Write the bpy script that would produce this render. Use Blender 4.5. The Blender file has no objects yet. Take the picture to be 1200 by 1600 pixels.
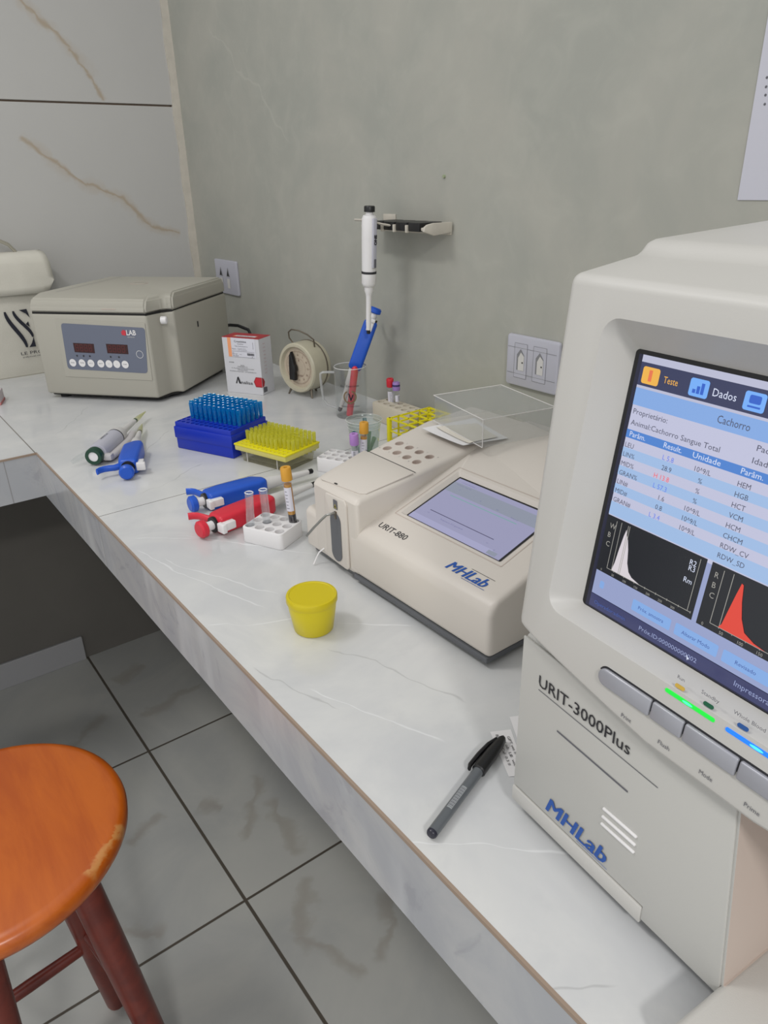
import bpy, bmesh, math, random
from mathutils import Matrix, Vector
random.seed(7)
R = math.radians
S = bpy.context.scene
COL = S.collection

# ------------------------------------------------------------------ camera, world, lights, exposure
CT = 0.88          # counter top height
cam_d = bpy.data.cameras.new('camera'); cam = bpy.data.objects.new('camera', cam_d); COL.objects.link(cam)
cam_d.sensor_fit = 'VERTICAL'; cam_d.sensor_height = 32.0; cam_d.sensor_width = 24.0
cam_d.lens = 32.0 * 1136.19 / 1600.0
cam_d.clip_start = 0.01
rt = Vector((0.79843653, -0.60164828, -0.02276944))
dn = Vector((-0.26864957, -0.32216552, -0.90776472))
fw = Vector((0.53881955, 0.73090952, -0.41886127))
m = Matrix((rt, -dn, -fw)).transposed().to_4x4()
m.translation = Vector((0, 0, CT + 0.49))
cam.matrix_world = m
S.camera = cam
w = bpy.data.worlds.new('world'); S.world = w; w.use_nodes = True
w.node_tree.nodes['Background'].inputs[0].default_value = (0.985, 0.99, 1.0, 1)
w.node_tree.nodes['Background'].inputs[1].default_value = 0.78

def lamp(name, loc, target, sx, sy, power, color):
    d = bpy.data.lights.new(name, 'AREA'); d.shape = 'RECTANGLE'; d.size = sx; d.size_y = sy; d.energy = power; d.color = color
    o = bpy.data.objects.new(name, d); COL.objects.link(o); o.location = loc
    o.rotation_euler = (Vector(target) - Vector(loc)).to_track_quat('-Z', 'Y').to_euler()
    return o
lamp('ceiling_lamp', (-0.50, 1.20, 2.62), (-0.50, 1.21, 0), 0.20, 0.50, 10.5, (1.0, 0.985, 0.96))
lamp('ceiling_lamp', (-0.62, -1.75, 2.62), (-0.62, -1.74, 0), 0.30, 0.30, 38, (1.0, 0.985, 0.96))

S.cycles.transparent_max_bounces = 48; S.cycles.max_bounces = 10
V = S.view_settings
V.view_transform = 'Standard'; V.look = 'None'; V.exposure = 0.12; V.gamma = 1.0; V.use_curve_mapping = False

# ------------------------------------------------------------------ materials
def lin(c):
    return tuple((x / 12.92 if x <= 0.04045 else ((x + 0.055) / 1.055) ** 2.4) for x in [v / 255.0 for v in c]) + (1.0,)

def mat(name, rgb, rough=0.5, spec=0.5, metal=0.0, bump=0.0, bscale=200.0, mottle=0.0, mscale=20.0, **kw):
    mt = bpy.data.materials.new(name); mt.use_nodes = True
    nt = mt.node_tree; b = nt.nodes['Principled BSDF']
    b.inputs['Base Color'].default_value = lin(rgb); b.inputs['Roughness'].default_value = rough
    b.inputs['Specular IOR Level'].default_value = spec; b.inputs['Metallic'].default_value = metal
    for k, v in kw.items(): b.inputs[k.replace('_', ' ')].default_value = v
    tc = nt.nodes.new('ShaderNodeTexCoord')
    if bump:
        n = nt.nodes.new('ShaderNodeTexNoise'); n.inputs['Scale'].default_value = bscale; n.inputs['Detail'].default_value = 4
        nt.links.new(tc.outputs['Object'], n.inputs['Vector'])
        bp = nt.nodes.new('ShaderNodeBump'); bp.inputs['Strength'].default_value = bump; bp.inputs['Distance'].default_value = 0.002
        nt.links.new(n.outputs['Fac'], bp.inputs['Height']); nt.links.new(bp.outputs[0], b.inputs['Normal'])
    if mottle:
        n = nt.nodes.new('ShaderNodeTexNoise'); n.inputs['Scale'].default_value = mscale; n.inputs['Detail'].default_value = 5
        nt.links.new(tc.outputs['Object'], n.inputs['Vector'])
        mr = nt.nodes.new('ShaderNodeMapRange'); mr.inputs[1].default_value = 0.3; mr.inputs[2].default_value = 0.7
        mr.inputs[3].default_value = 1 - mottle; mr.inputs[4].default_value = 1 + mottle * 0.5
        nt.links.new(n.outputs['Fac'], mr.inputs[0])
        mx = nt.nodes.new('ShaderNodeVectorMath'); mx.operation = 'SCALE'; mx.inputs[0].default_value = lin(rgb)[:3]
        nt.links.new(mr.outputs[0], mx.inputs['Scale']); nt.links.new(mx.outputs[0], b.inputs['Base Color'])
    return mt

def clear_mat(name, tint, gloss=0.12, body=0.1, rough=0.05, bodycol=None):
    """thin clear plastic: mostly see-through, a little milky body, glossy reflection at grazing angles"""
    mt = bpy.data.materials.new(name); mt.use_nodes = True; nt = mt.node_tree; nt.nodes.clear()
    out = nt.nodes.new('ShaderNodeOutputMaterial')
    tr = nt.nodes.new('ShaderNodeBsdfTransparent'); tr.inputs[0].default_value = lin(tint)
    df = nt.nodes.new('ShaderNodeBsdfTranslucent'); d2 = nt.nodes.new('ShaderNodeBsdfDiffuse')
    bc = lin(bodycol or tint); df.inputs[0].default_value = bc; d2.inputs[0].default_value = bc
    gl = nt.nodes.new('ShaderNodeBsdfGlossy'); gl.inputs[0].default_value = (1, 1, 1, 1); gl.inputs['Roughness'].default_value = rough
    a = nt.nodes.new('ShaderNodeMixShader'); a.inputs[0].default_value = 0.45
    nt.links.new(df.outputs[0], a.inputs[1]); nt.links.new(d2.outputs[0], a.inputs[2])
    b = nt.nodes.new('ShaderNodeMixShader'); b.inputs[0].default_value = body
    nt.links.new(tr.outputs[0], b.inputs[1]); nt.links.new(a.outputs[0], b.inputs[2])
    lw = nt.nodes.new('ShaderNodeLayerWeight'); lw.inputs[0].default_value = 0.5
    pw = nt.nodes.new('ShaderNodeMath'); pw.operation = 'POWER'; pw.inputs[1].default_value = 4.0; nt.links.new(lw.outputs['Facing'], pw.inputs[0])
    mr = nt.nodes.new('ShaderNodeMapRange'); mr.inputs[3].default_value = gloss * 0.2; mr.inputs[4].default_value = min(1, gloss * 3)
    nt.links.new(pw.outputs[0], mr.inputs[0])
    c = nt.nodes.new('ShaderNodeMixShader'); nt.links.new(mr.outputs[0], c.inputs[0])
    nt.links.new(b.outputs[0], c.inputs[1]); nt.links.new(gl.outputs[0], c.inputs[2])
    nt.links.new(c.outputs[0], out.inputs[0])
    return mt

def emit(name, rgb, strength=1.0):
    mt = bpy.data.materials.new(name); mt.use_nodes = True; nt = mt.node_tree
    b = nt.nodes['Principled BSDF']; b.inputs['Base Color'].default_value = (0.01, 0.01, 0.01, 1); b.inputs['Roughness'].default_value = 0.25
    b.inputs['Emission Color'].default_value = lin(rgb); b.inputs['Emission Strength'].default_value = strength
    return mt

class NT:
    """small helper to write node graphs"""
    def __init__(s, name, rough=0.4, spec=0.5):
        s.mt = bpy.data.materials.new(name); s.mt.use_nodes = True; s.nt = s.mt.node_tree
        s.b = s.nt.nodes['Principled BSDF']; s.b.inputs['Roughness'].default_value = rough; s.b.inputs['Specular IOR Level'].default_value = spec
        s.tc = s.nt.nodes.new('ShaderNodeTexCoord').outputs['Object']
    def L(s, a, b): s.nt.links.new(a, b)
    def noise(s, scale, detail=4, rough=0.55, dist=0.0, vec=None, seed=0.0):
        n = s.nt.nodes.new('ShaderNodeTexNoise'); n.inputs['Scale'].default_value = scale; n.inputs['Detail'].default_value = detail
        n.inputs['Roughness'].default_value = rough; n.inputs['Distortion'].default_value = dist
        v = vec or s.tc
        if seed:
            v = s.vadd(v, (seed, seed * 1.7, -seed))
        s.L(v, n.inputs['Vector']); return n.outputs['Fac']
    def vadd(s, v, t):
        n = s.nt.nodes.new('ShaderNodeVectorMath'); n.operation = 'ADD'; s.L(v, n.inputs[0]); n.inputs[1].default_value = t; return n.outputs[0]
    def dot(s, v, t):
        n = s.nt.nodes.new('ShaderNodeVectorMath'); n.operation = 'DOT_PRODUCT'; s.L(v, n.inputs[0]); n.inputs[1].default_value = t; return n.outputs['Value']
    def m(s, op, a, b=0.0, c=0.0):
        n = s.nt.nodes.new('ShaderNodeMath'); n.operation = op
        for i, x in enumerate((a, b, c)):
            if isinstance(x, (int, float)): n.inputs[i].default_value = x
            else: s.L(x, n.inputs[i])
        return n.outputs[0]
    def ss(s, x, lo, hi, a=0.0, b=1.0):
        n = s.nt.nodes.new('ShaderNodeMapRange'); n.interpolation_type = 'SMOOTHSTEP'; s.L(x, n.inputs[0])
        for i, q in enumerate((lo, hi, a, b)):
            if isinstance(q, (int, float)): n.inputs[i + 1].default_value = q
            else: s.L(q, n.inputs[i + 1])
        return n.outputs[0]
    def mix(s, f, a, b):
        n = s.nt.nodes.new('ShaderNodeMix'); n.data_type = 'RGBA'
        if isinstance(f, (int, float)): n.inputs[0].default_value = f
        else: s.L(f, n.inputs[0])
        for i, x in ((6, a), (7, b)):
            if isinstance(x, tuple): n.inputs[i].default_value = x
            else: s.L(x, n.inputs[i])
        return n.outputs[2]
    def vein(s, p0, p1, nrm, width, amp=0.03, scale=9.0, seed=1.0):
        """soft streak between p0 and p1 in the plane whose normal is nrm"""
        p0 = Vector(p0); d = Vector(p1) - p0; ln = d.length; d.normalize(); q = d.cross(Vector(nrm)).normalized()
        v = s.vadd(s.tc, tuple(-p0))
        t = s.m('DIVIDE', s.dot(v, tuple(d)), ln)
        wob = s.m('MULTIPLY', s.m('SUBTRACT', s.noise(scale, 3, seed=seed), 0.5), amp * 2)
        dd = s.m('ABSOLUTE', s.m('ADD', s.dot(v, tuple(q)), wob))
        wd = s.m('MULTIPLY', s.ss(s.noise(scale * 1.6, 3, seed=seed + 5), 0.3, 0.7, 0.25, 1.5), width)
        k = s.ss(dd, 0.0, wd, 1.0, 0.0)
        e = s.m('MULTIPLY', s.ss(t, -0.02, 0.08), s.ss(t, 0.92, 1.02, 1.0, 0.0))
        return s.m('MULTIPLY', k, e)
    def grid(s, axis, off, step, w):
        """1 on joint lines perpendicular to axis"""
        a = {'x': (1, 0, 0), 'y': (0, 1, 0), 'z': (0, 0, 1)}[axis]
        x = s.m('SUBTRACT', s.dot(s.tc, a), off)
        k = s.m('ABSOLUTE', s.m('SUBTRACT', x, s.m('MULTIPLY', s.m('ROUND', s.m('DIVIDE', x, step)), step)))
        return s.ss(k, w * 0.6, w, 1.0, 0.0)
    def out(s, col, bump=None, bs=0.2, bd=0.002):
        s.L(col, s.b.inputs['Base Color'])
        if bump is not None:
            b = s.nt.nodes.new('ShaderNodeBump'); b.inputs['Strength'].default_value = bs; b.inputs['Distance'].default_value = bd
            s.L(bump, b.inputs['Height']); s.L(b.outputs[0], s.b.inputs['Normal'])
        return s.mt

def m_plaster():
    n = NT('plaster', 0.55, 0.3)
    a = n.noise(3.2, 6, 0.6, 0.6); b = n.noise(14, 5, 0.6, 1.0); c = n.noise(45, 3)
    col = n.mix(n.ss(a, 0.35, 0.68), lin((160, 161, 153)), lin((170, 169, 160)))
    col = n.mix(n.m('MULTIPLY', n.ss(b, 0.42, 0.75), 0.3), col, lin((180, 180, 170)))
    col = n.mix(n.m('MULTIPLY', n.ss(n.noise(6, 5, 0.6, 0.5, seed=4), 0.55, 0.8), 0.25), col, lin((152, 154, 147)))
    s1 = n.vein((1.006, 1.30, 1.90), (1.006, 0.95, 1.62), (1, 0, 0), 0.006, 0.05, 7, 2)
    s2 = n.vein((1.006, 2.1, 1.75), (1.006, 1.7, 1.45), (1, 0, 0), 0.006, 0.05, 7, 3)
    col = n.mix(n.m('MULTIPLY', n.m('MAXIMUM', s1, s2), 0.30), col, lin((188, 188, 178)))
    return n.out(col, n.m('ADD', b, n.m('MULTIPLY', c, 0.3)), 0.10, 0.002)

def m_walltile():
    n = NT('wall_tile', 0.28, 0.4)
    a = n.noise(4, 4)
    col = n.mix(a, lin((182, 181, 178)), lin((190, 189, 186)))
    Y = 2.338; nn = (0, 1, 0)
    segs = [((0.54, Y, 1.49), (0.63, Y, 1.42)), ((0.62, Y, 1.425), (0.70, Y, 1.365)), ((0.69, Y, 1.373), (0.80, Y, 1.325)),
            ((0.785, Y, 1.335), (0.87, Y, 1.245)), ((0.86, Y, 1.25), (0.958, Y, 1.222)),
            ((0.60, Y, 1.81), (0.72, Y, 1.70)), ((0.71, Y, 1.705), (0.755, Y, 1.645)), ((0.75, Y, 1.65), (0.785, Y, 1.58)),
            ((0.10, Y, 1.30), (0.36, Y, 1.08)), ((0.0, Y, 1.9), (0.33, Y, 1.62))]
    mask = None; halo = None
    for i, (p, q) in enumerate(segs):
        v = n.vein(p, q, nn, 0.008, 0.016, 18, 1.3)
        h = n.vein(p, q, nn, 0.024, 0.012, 12, 1.3)
        mask = v if mask is None else n.m('MAXIMUM', mask, v); halo = h if halo is None else n.m('MAXIMUM', halo, h)
    col = n.mix(n.m('MULTIPLY', halo, 0.35), col, lin((176, 160, 140)))
    col = n.mix(n.m('MULTIPLY', mask, 0.5), col, lin((158, 136, 104)))
    return n.out(col)

def m_counter(name='counter_tile'):
    n = NT(name, 0.16, 0.5)
    a = n.noise(5, 6, 0.6, 0.8); b = n.noise(22, 5, 0.6); c = n.noise(2.2, 4, 0.5, 1.5, seed=3)
    col = n.mix(n.ss(a, 0.35, 0.7), lin((196, 197, 198)), lin((210, 210, 208)))
    col = n.mix(n.m('MULTIPLY', n.ss(b, 0.5, 0.8), 0.35), col, lin((182, 184, 186)))
    col = n.mix(n.m('MULTIPLY', n.ss(c, 0.5, 0.7), 0.3), col, lin((186, 188, 192)))
    mk = None
    for i, (p, q) in enumerate([((.262, .335, CT), (.36, .24, CT)), ((.268, .73, CT), (.36, .672, CT)), ((.35, .676, CT), (.46, .57, CT)),
                 ((.33, 1.0, CT), (.47, .80, CT)), ((.29, .93, CT), (.37, .74, CT)), ((.28, 1.02, CT), (.40, .93, CT)), ((.27, .98, CT), (.34, .72, CT)),
                 ((.30, .55, CT), (.36, .40, CT))]):
        v = n.vein(p, q, (0, 0, 1), 0.0016, 0.014, 11, 1 + i); mk = v if mk is None else n.m('MAXIMUM', mk, v)
    col = n.mix(n.m('MULTIPLY', mk, 0.55), col, lin((228, 229, 230)))
    dk = None
    for i, (p, q) in enumerate([((.36, .60, CT), (.42, .43, CT)), ((.30, .50, CT), (.27, .62, CT)), ((.20, .24, CT), (.30, .16, CT)),
                 ((.38, 1.32, CT), (.52, 1.50, CT)), ((.32, 1.62, CT), (.45, 1.80, CT)), ((.50, 1.25, CT), (.35, 1.18, CT))]):
        v = n.vein(p, q, (0, 0, 1), 0.0018, 0.02, 12, 9 + i); dk = v if dk is None else n.m('MAXIMUM', dk, v)
    col = n.mix(n.m('MULTIPLY', dk, 0.35), col, lin((140, 140, 140)))
    # tile joints
    j = n.m('MAXIMUM', n.grid('y', 1.137, 5.0, 0.0012), n.m('MULTIPLY', n.grid('x', .2605, 5.0, 0.0016), n.ss(n.dot(n.tc, (0, 1, 0)), 1.529, 1.531)))
    col = n.mix(n.m('MULTIPLY', j, 0.85), col, lin((96, 90, 84)))
    r = n.ss(n.noise(9, 4), 0.3, 0.7, 0.10, 0.26); n.L(r, n.b.inputs['Roughness'])
    return n.out(col)

def m_fascia():
    n = NT('fascia_tile', 0.2, 0.4)
    a = n.noise(6, 6, 0.6, 1.2)
    col = n.mix(n.ss(a, 0.35, 0.7), lin((168, 170, 174)), lin((184, 184, 184)))
    st = n.nt.nodes.new('ShaderNodeTexNoise'); st.inputs['Scale'].default_value = 1.0; st.inputs['Detail'].default_value = 3
    mp = n.nt.nodes.new('ShaderNodeMapping'); mp.inputs['Scale'].default_value = (6, 14, 3); mp.inputs['Rotation'].default_value = (0.7, 0, 0)
    n.L(n.tc, mp.inputs[0]); n.L(mp.outputs[0], st.inputs['Vector'])
    col = n.mix(n.m('MULTIPLY', n.ss(st.outputs['Fac'], 0.5, 0.72), 0.5), col, lin((205, 206, 208)))
    col = n.mix(n.m('MULTIPLY', n.ss(n.noise(10, 5, 0.6, 2.0, seed=6), 0.56, 0.7), 0.45), col, lin((146, 148, 154)))
    j = n.m('MAXIMUM', n.grid('y', 1.137, 5.0, 0.0012), n.grid('x', -0.40, 0.60, 0.0012))
    col = n.mix(n.m('MULTIPLY', j, 0.5), col, lin((110, 105, 98)))
    return n.out(col)

def m_floor():
    n = NT('floor_tile', 0.32, 0.35)
    a = n.noise(3, 5, 0.6, 0.8); b = n.noise(7, 4, 0.5, seed=8)
    col = n.mix(n.ss(a, 0.3, 0.7), lin((166, 167, 165)), lin((180, 180, 175)))
    col = n.mix(n.m('MULTIPLY', n.ss(b, 0.5, 0.8), 0.3), col, lin((180, 181, 174)))
    nn = (0, 0, 1); mk = None
    for i, (p, q, wd) in enumerate([((.56, 1.33), (.44, 1.16), .010), ((.44, 1.28), (.40, 1.33), .012), ((.545, 1.24), (.52, 1.05), .012),
                 ((.40, 1.72), (.60, 1.77), .012), ((.40, 1.92), (.50, 1.96), .02), ((.20, 1.72), (.33, 1.80), .014), ((.22, 1.32), (.32, 1.36), .010),
                 ((.42, .90), (.48, .74), .010), ((.50, 1.0), (.42, .88), .012), ((.30, .62), (.36, .70), .016), ((.62, .86), (.52, .74), .010), ((.12, 1.15), (.2, 1.05), .014)]):
        v = n.vein(p + (0,), q + (0,), nn, wd * 2.2, 0.04, 11, 2 + i); mk = v if mk is None else n.m('MAXIMUM', mk, v)
    col = n.mix(n.m('MULTIPLY', mk, 0.34), col, lin((134, 122, 106)))
    g = n.m('MAXIMUM', n.grid('x', 0.371, 0.55, 0.0042), n.grid('y', 1.026, 0.555, 0.0036))
    col = n.mix(g, col, lin((84, 78, 70)))
    return n.out(col, n.m('SUBTRACT', 1.0, g), 0.5, 0.002)

def m_wood(name, c1, c2, rough=0.3):
    n = NT(name, rough, 0.5)
    mp = n.nt.nodes.new('ShaderNodeMapping'); mp.inputs['Scale'].default_value = (30, 4, 30); mp.inputs['Rotation'].default_value = (0, 0, 0.5)
    n.L(n.tc, mp.inputs[0])
    f = n.noise(1.0, 6, 0.6, 0.6, vec=mp.outputs[0]); g = n.noise(5, 3, seed=3)
    col = n.mix(n.ss(f, 0.3, 0.7), lin(c1), lin(c2))
    col = n.mix(n.m('MULTIPLY', n.ss(g, 0.5, 0.8), 0.35), col, lin(tuple(int(x * 0.8) for x in c1)))
    return n, col

def m_seat():
    n, col = m_wood('stool_seat_wood', (168, 76, 12), (188, 94, 20), 0.3)
    z = n.dot(n.tc, (0, 0, 1))
    wear = n.vein((.085, -.142, .614), (.150, -.088, .614), (0, 0, 1), 0.009, 0.012, 50, 4)
    col = n.mix(n.m('MULTIPLY', wear, 0.8), col, lin((196, 140, 80)))
    pit = n.ss(n.noise(60, 2, seed=2), 0.74, 0.78)
    col = n.mix(n.m('MULTIPLY', pit, 0.5), col, lin((90, 40, 16)))
    return n.out(col)

M = dict(
 plaster=m_plaster(), walltile=m_walltile(), counter=m_counter(), fascia=m_fascia(), floor=m_floor(), seat=m_seat(),
 grout=mat('grout_edge', (150, 132, 116), 0.8), trimwhite=mat('corner_strip', (196, 190, 178), 0.6, mottle=.1, mscale=30),
 darkwall=mat('lower_wall_paint', (96, 93, 88), 0.8, mottle=0.1, mscale=4), basetile=mat('baseboard_tile', (150, 150, 152), 0.35),
 grey=mat('cool_grey_plastic', (192, 190, 185), 0.42, 0.4, bump=.05, bscale=900), greyb=mat('lower_door_plastic', (187, 186, 181), 0.45, 0.4, bump=.05, bscale=900),
 warm=mat('warm_white_plastic', (206, 199, 190), 0.38, 0.4), skirt=mat('dark_grey_skirt', (92, 94, 98), 0.5),
 tan=mat('tan_plastic', (190, 176, 166), 0.5),
 cent=mat('putty_plastic', (170, 167, 156), 0.5, 0.35, bump=.08, bscale=600), gap=mat('shadow_gap_rubber', (28, 27, 26), 0.8),
 panelblue=mat('slate_panel', (104, 110, 126), 0.45), led=mat('display_window', (52, 12, 12), 0.2), ledred=emit('led_digits', (96, 22, 20), 0.7),
 white=mat('white_plastic', (226, 224, 224), 0.4), offwhite=mat('off_white_plastic', (205, 203, 200), 0.4), socket=mat('outlet_plastic', (182, 182, 192), 0.35), sockdark=mat('socket_recess', (128, 128, 132), 0.6),
 black=mat('black_plastic', (18, 18, 20), 0.35), blackm=mat('matte_black', (22, 22, 22), 0.7), ink=mat('black_ink', (38, 38, 42), 0.6), inkg=mat('grey_ink', (98, 98, 104), 0.6),
 lblue=mat('logo_blue', (22, 78, 160), 0.5), blue=mat('blue_plastic', (22, 82, 190), 0.35), dblue=mat('rack_blue', (10, 44, 172), 0.38), dblueh=mat('rack_hole_blue', (6, 20, 96), 0.6),
 red=mat('red_plastic', (206, 38, 58), 0.35), dred=mat('carton_red', (165, 40, 48), 0.5), carton=mat('carton_white', (208, 208, 212), 0.55), orange=mat('label_orange', (238, 160, 112), 0.6),
 yellow=mat('yellow_plastic', (226, 214, 22), 0.4), gold=mat('amber_cap', (214, 156, 52), 0.45), serum=mat('amber_serum', (196, 138, 30), 0.2), blood=mat('dark_blood', (26, 18, 30), 0.25),
 purple=mat('purple_cap', (150, 120, 185), 0.45), dpurple=mat('navy_band', (48, 44, 92), 0.5), label=mat('paper_label', (214, 212, 222), 0.6),
 steel=mat('brushed_steel', (150, 150, 146), 0.3, 0.5, 0.9), bronze=mat('tarnished_metal', (116, 108, 96), 0.4, 0.5, 0.8), silver=mat('silver_key', (160, 161, 168), 0.35, 0.5, 0.25),
 cream=mat('cream_enamel', (188, 182, 160), 0.35, mottle=.05, mscale=30), dial=mat('dial_paper', (190, 176, 156), 0.6, mottle=.08, mscale=60), dialink=mat('dial_ink', (122, 92, 80), 0.7),
 bag=mat('canvas', (204, 201, 190), 0.9, 0.2, bump=.25, bscale=500, mottle=.06, mscale=12), strap=mat('canvas_strap', (160, 156, 142), 0.9), navy=mat('navy_print', (26, 28, 42), 0.7),
 paper=mat('paper', (222, 220, 220), 0.7), paperw=mat('wall_sheet', (196, 196, 206), 0.6), green=mat('green_ring', (20, 62, 44), 0.35), pgrey=mat('grey_grip', (190, 186, 186), 0.45),
 legwood=m_wood('stool_leg_wood', (92, 34, 26), (112, 44, 32), 0.35)[0].mt,
 penbody=mat('pen_grey', (92, 96, 100), 0.3), penend=mat('pen_end', (30, 30, 44), 0.3),
 clear=clear_mat('clear_acrylic', (250, 251, 251), 0.16, 0.07, 0.05, (225, 228, 228)), cover=clear_mat('cover_acrylic', (247, 248, 248), 0.14, 0.13, 0.12, (232, 232, 232)), glass=clear_mat('glass_tube', (249, 250, 251), 0.3, 0.06),
 boxclear=clear_mat('smoky_box', (247, 246, 238), 0.12, 0.16, 0.1, (226, 222, 196)), cupclear=clear_mat('cup_plastic', (243, 247, 246), 0.2, 0.14, 0.08, (222, 230, 228)),
 tipblue=clear_mat('blue_tip_plastic', (170, 228, 250), 0.15, 0.38, 0.15, (10, 170, 225)), tipyel=clear_mat('yellow_tip_plastic', (250, 250, 205), 0.15, 0.34, 0.15, (240, 238, 120)),
 tipteal=clear_mat('teal_tip_plastic', (120, 200, 205), 0.15, 0.45, 0.15, (70, 160, 170)), tipgreen=clear_mat('green_tip_plastic', (170, 210, 160), 0.15, 0.45, 0.15, (140, 190, 130)),
 tippale=clear_mat('pale_tip_plastic', (246, 247, 228), 0.15, 0.4, 0.15, (232, 232, 206)),
)
# legs' colour link
_n, _c = m_wood('stool_leg_stain', (92, 34, 26), (112, 44, 32), 0.35); M['legwood'] = _n.out(_c)
def m_jar():
    mt = mat('jar_yellow', (206, 190, 10), 0.32, 0.5); b = mt.node_tree.nodes['Principled BSDF']
    b.inputs['Subsurface Weight'].default_value = 0.25; b.inputs['Subsurface Radius'].default_value = (0.02, 0.015, 0.002); b.inputs['Subsurface Scale'].default_value = 0.5
    return mt
M['jar'] = m_jar(); M['jarlid'] = mat('jar_lid_yellow', (200, 182, 8), 0.35)

# ------------------------------------------------------------------ mesh collector
def bm_lists(bm):
    bm.verts.ensure_lookup_table(); bm.verts.index_update()
    return [v.co.copy() for v in bm.verts], [[v.index for v in f.verts] for f in bm.faces]

class MB:
    def __init__(s): s.v = []; s.f = []; s.m = []; s.mats = []
    def mi(s, mt):
        if mt not in s.mats: s.mats.append(mt)
        return s.mats.index(mt)
    def add(s, verts, faces, mt, T=None):
        o = len(s.v); k = s.mi(mt)
        for v in verts: s.v.append(T @ Vector(v) if T is not None else Vector(v))
        for f in faces: s.f.append([i + o for i in f]); s.m.append(k)
        return s
    def addbm(s, bm, mt, T=None):
        v, f = bm_lists(bm); bm.free(); return s.add(v, f, mt, T)
    def box(s, lo, hi, mt, bev=0.0, seg=2, T=None):
        bm = bmesh.new(); lo = Vector(lo); hi = Vector(hi); c = (lo + hi) / 2; d = hi - lo
        bmesh.ops.create_cube(bm, size=1.0)
        for v in bm.verts: v.co = Vector((v.co.x * d.x + c.x, v.co.y * d.y + c.y, v.co.z * d.z + c.z))
        if bev: bmesh.ops.bevel(bm, geom=bm.edges[:], offset=min(bev, min(d) * 0.45), segments=seg, affect='EDGES', profile=0.5)
        return s.addbm(bm, mt, T)
    def poly(s, pts, depth, mt, T, bev=0.0, seg=2, ang=25):
        """2D polygon in the XY plane of T, extruded along +Z of T"""
        bm = bmesh.new()
        a = [bm.verts.new((p[0], p[1], 0)) for p in pts]; f = bm.faces.new(a)
        if depth:
            r = bmesh.ops.extrude_face_region(bm, geom=[f])
            for g in r['geom']:
                if isinstance(g, bmesh.types.BMVert): g.co.z += depth
        bmesh.ops.recalc_face_normals(bm, faces=bm.faces[:])
        if bev:
            es = [e for e in bm.edges if len(e.link_faces) == 2 and e.calc_face_angle(0) > R(ang)]
            bmesh.ops.bevel(bm, geom=es, offset=bev, segments=seg, affect='EDGES', profile=0.5, clamp_overlap=True)
        return s.addbm(bm, mt, T)
    def lathe(s, prof, mt, T=None, n=32, closed=False):
        vs = []; fs = []
        for r, z in prof:
            for i in range(n):
                a = 2 * math.pi * i / n; vs.append((r * math.cos(a), r * math.sin(a), z))
        k = len(prof)
        rng = range(k if closed else k - 1)
        for j in rng:
            j2 = (j + 1) % k
            for i in range(n):
                i2 = (i + 1) % n; fs.append([j * n + i, j * n + i2, j2 * n + i2, j2 * n + i])
        if not closed:
            if prof[0][0] > 1e-6: fs.append([i for i in range(n)][::-1])
            if prof[-1][0] > 1e-6: fs.append([(k - 1) * n + i for i in range(n)])
        return s.add(vs, fs, mt, T)
    def rod(s, p0, p1, r0, r1, mt, n=16, bev=0.0):
        p0 = Vector(p0); p1 = Vector(p1); L = (p1 - p0).length
        T = Matrix.Translation(p0) @ (p1 - p0).to_track_quat('Z', 'Y').to_matrix().to_4x4()
        if bev: pr = [(r0 - bev, 0), (r0, bev), (r1, L - bev), (r1 - bev, L)]
        else: pr = [(r0, 0), (r1, L)]
        return s.lathe(pr, mt, T, n)
    def tube(s, pts, r, mt, n=10, rx=None, up=None):
        pts = [Vector(p) for p in pts]; vs = []; fs = []
        prev = Vector(up) if up else None
        for i, p in enumerate(pts):
            d = (pts[min(i + 1, len(pts) - 1)] - pts[max(i - 1, 0)]).normalized()
            if prev is None: prev = Vector((0, 0, 1)) if abs(d.z) < 0.9 else Vector((1, 0, 0))
            a = (prev - d * prev.dot(d)).normalized(); b = d.cross(a); prev = a
            rr = r[i] if isinstance(r, (list, tuple)) else r; r2 = rx if rx else rr
            for k in range(n):
                t = 2 * math.pi * k / n; vs.append(p + a * math.cos(t) * rr + b * math.sin(t) * r2)
        for i in range(len(pts) - 1):
            for k in range(n):
                k2 = (k + 1) % n; fs.append([i * n + k, i * n + k2, (i + 1) * n + k2, (i + 1) * n + k])
        fs.append(list(range(n))[::-1]); fs.append([(len(pts) - 1) * n + k for k in range(n)])
        return s.add(vs, fs, mt)
    def quad(s, a, b, c, d, mt, T=None): return s.add([a, b, c, d], [[0, 1, 2, 3]], mt, T)
    def rect(s, x0, y0, x1, y1, mt, T, off=0.0): return s.add([(x0, y0, off), (x1, y0, off), (x1, y1, off), (x0, y1, off)], [[0, 1, 2, 3]], mt, T)
    def rrect(s, x0, y0, x1, y1, r, mt, T, depth=0.0, off=0.0, n=6, bev=0.0):
        pts = rr_pts(x0, y0, x1, y1, r, n)
        return s.poly(pts, depth, mt, T @ Matrix.Translation((0, 0, off)), bev, 2, 40)
    def line(s, a, b, w, mt, T, off=0.0):
        a = Vector(a).to_2d(); b = Vector(b).to_2d(); d = (b - a).normalized(); q = Vector((-d.y, d.x)) * w / 2
        return s.add([(*(a - q), off), (*(b - q), off), (*(b + q), off), (*(a + q), off)], [[0, 1, 2, 3]], mt, T)
    def disc(s, x, y, r, mt, T, off=0.0, n=20, ry=None):
        return s.add([(x + r * math.cos(2 * math.pi * i / n), y + (ry or r) * math.sin(2 * math.pi * i / n), off) for i in range(n)], [list(range(n))], mt, T)
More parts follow.
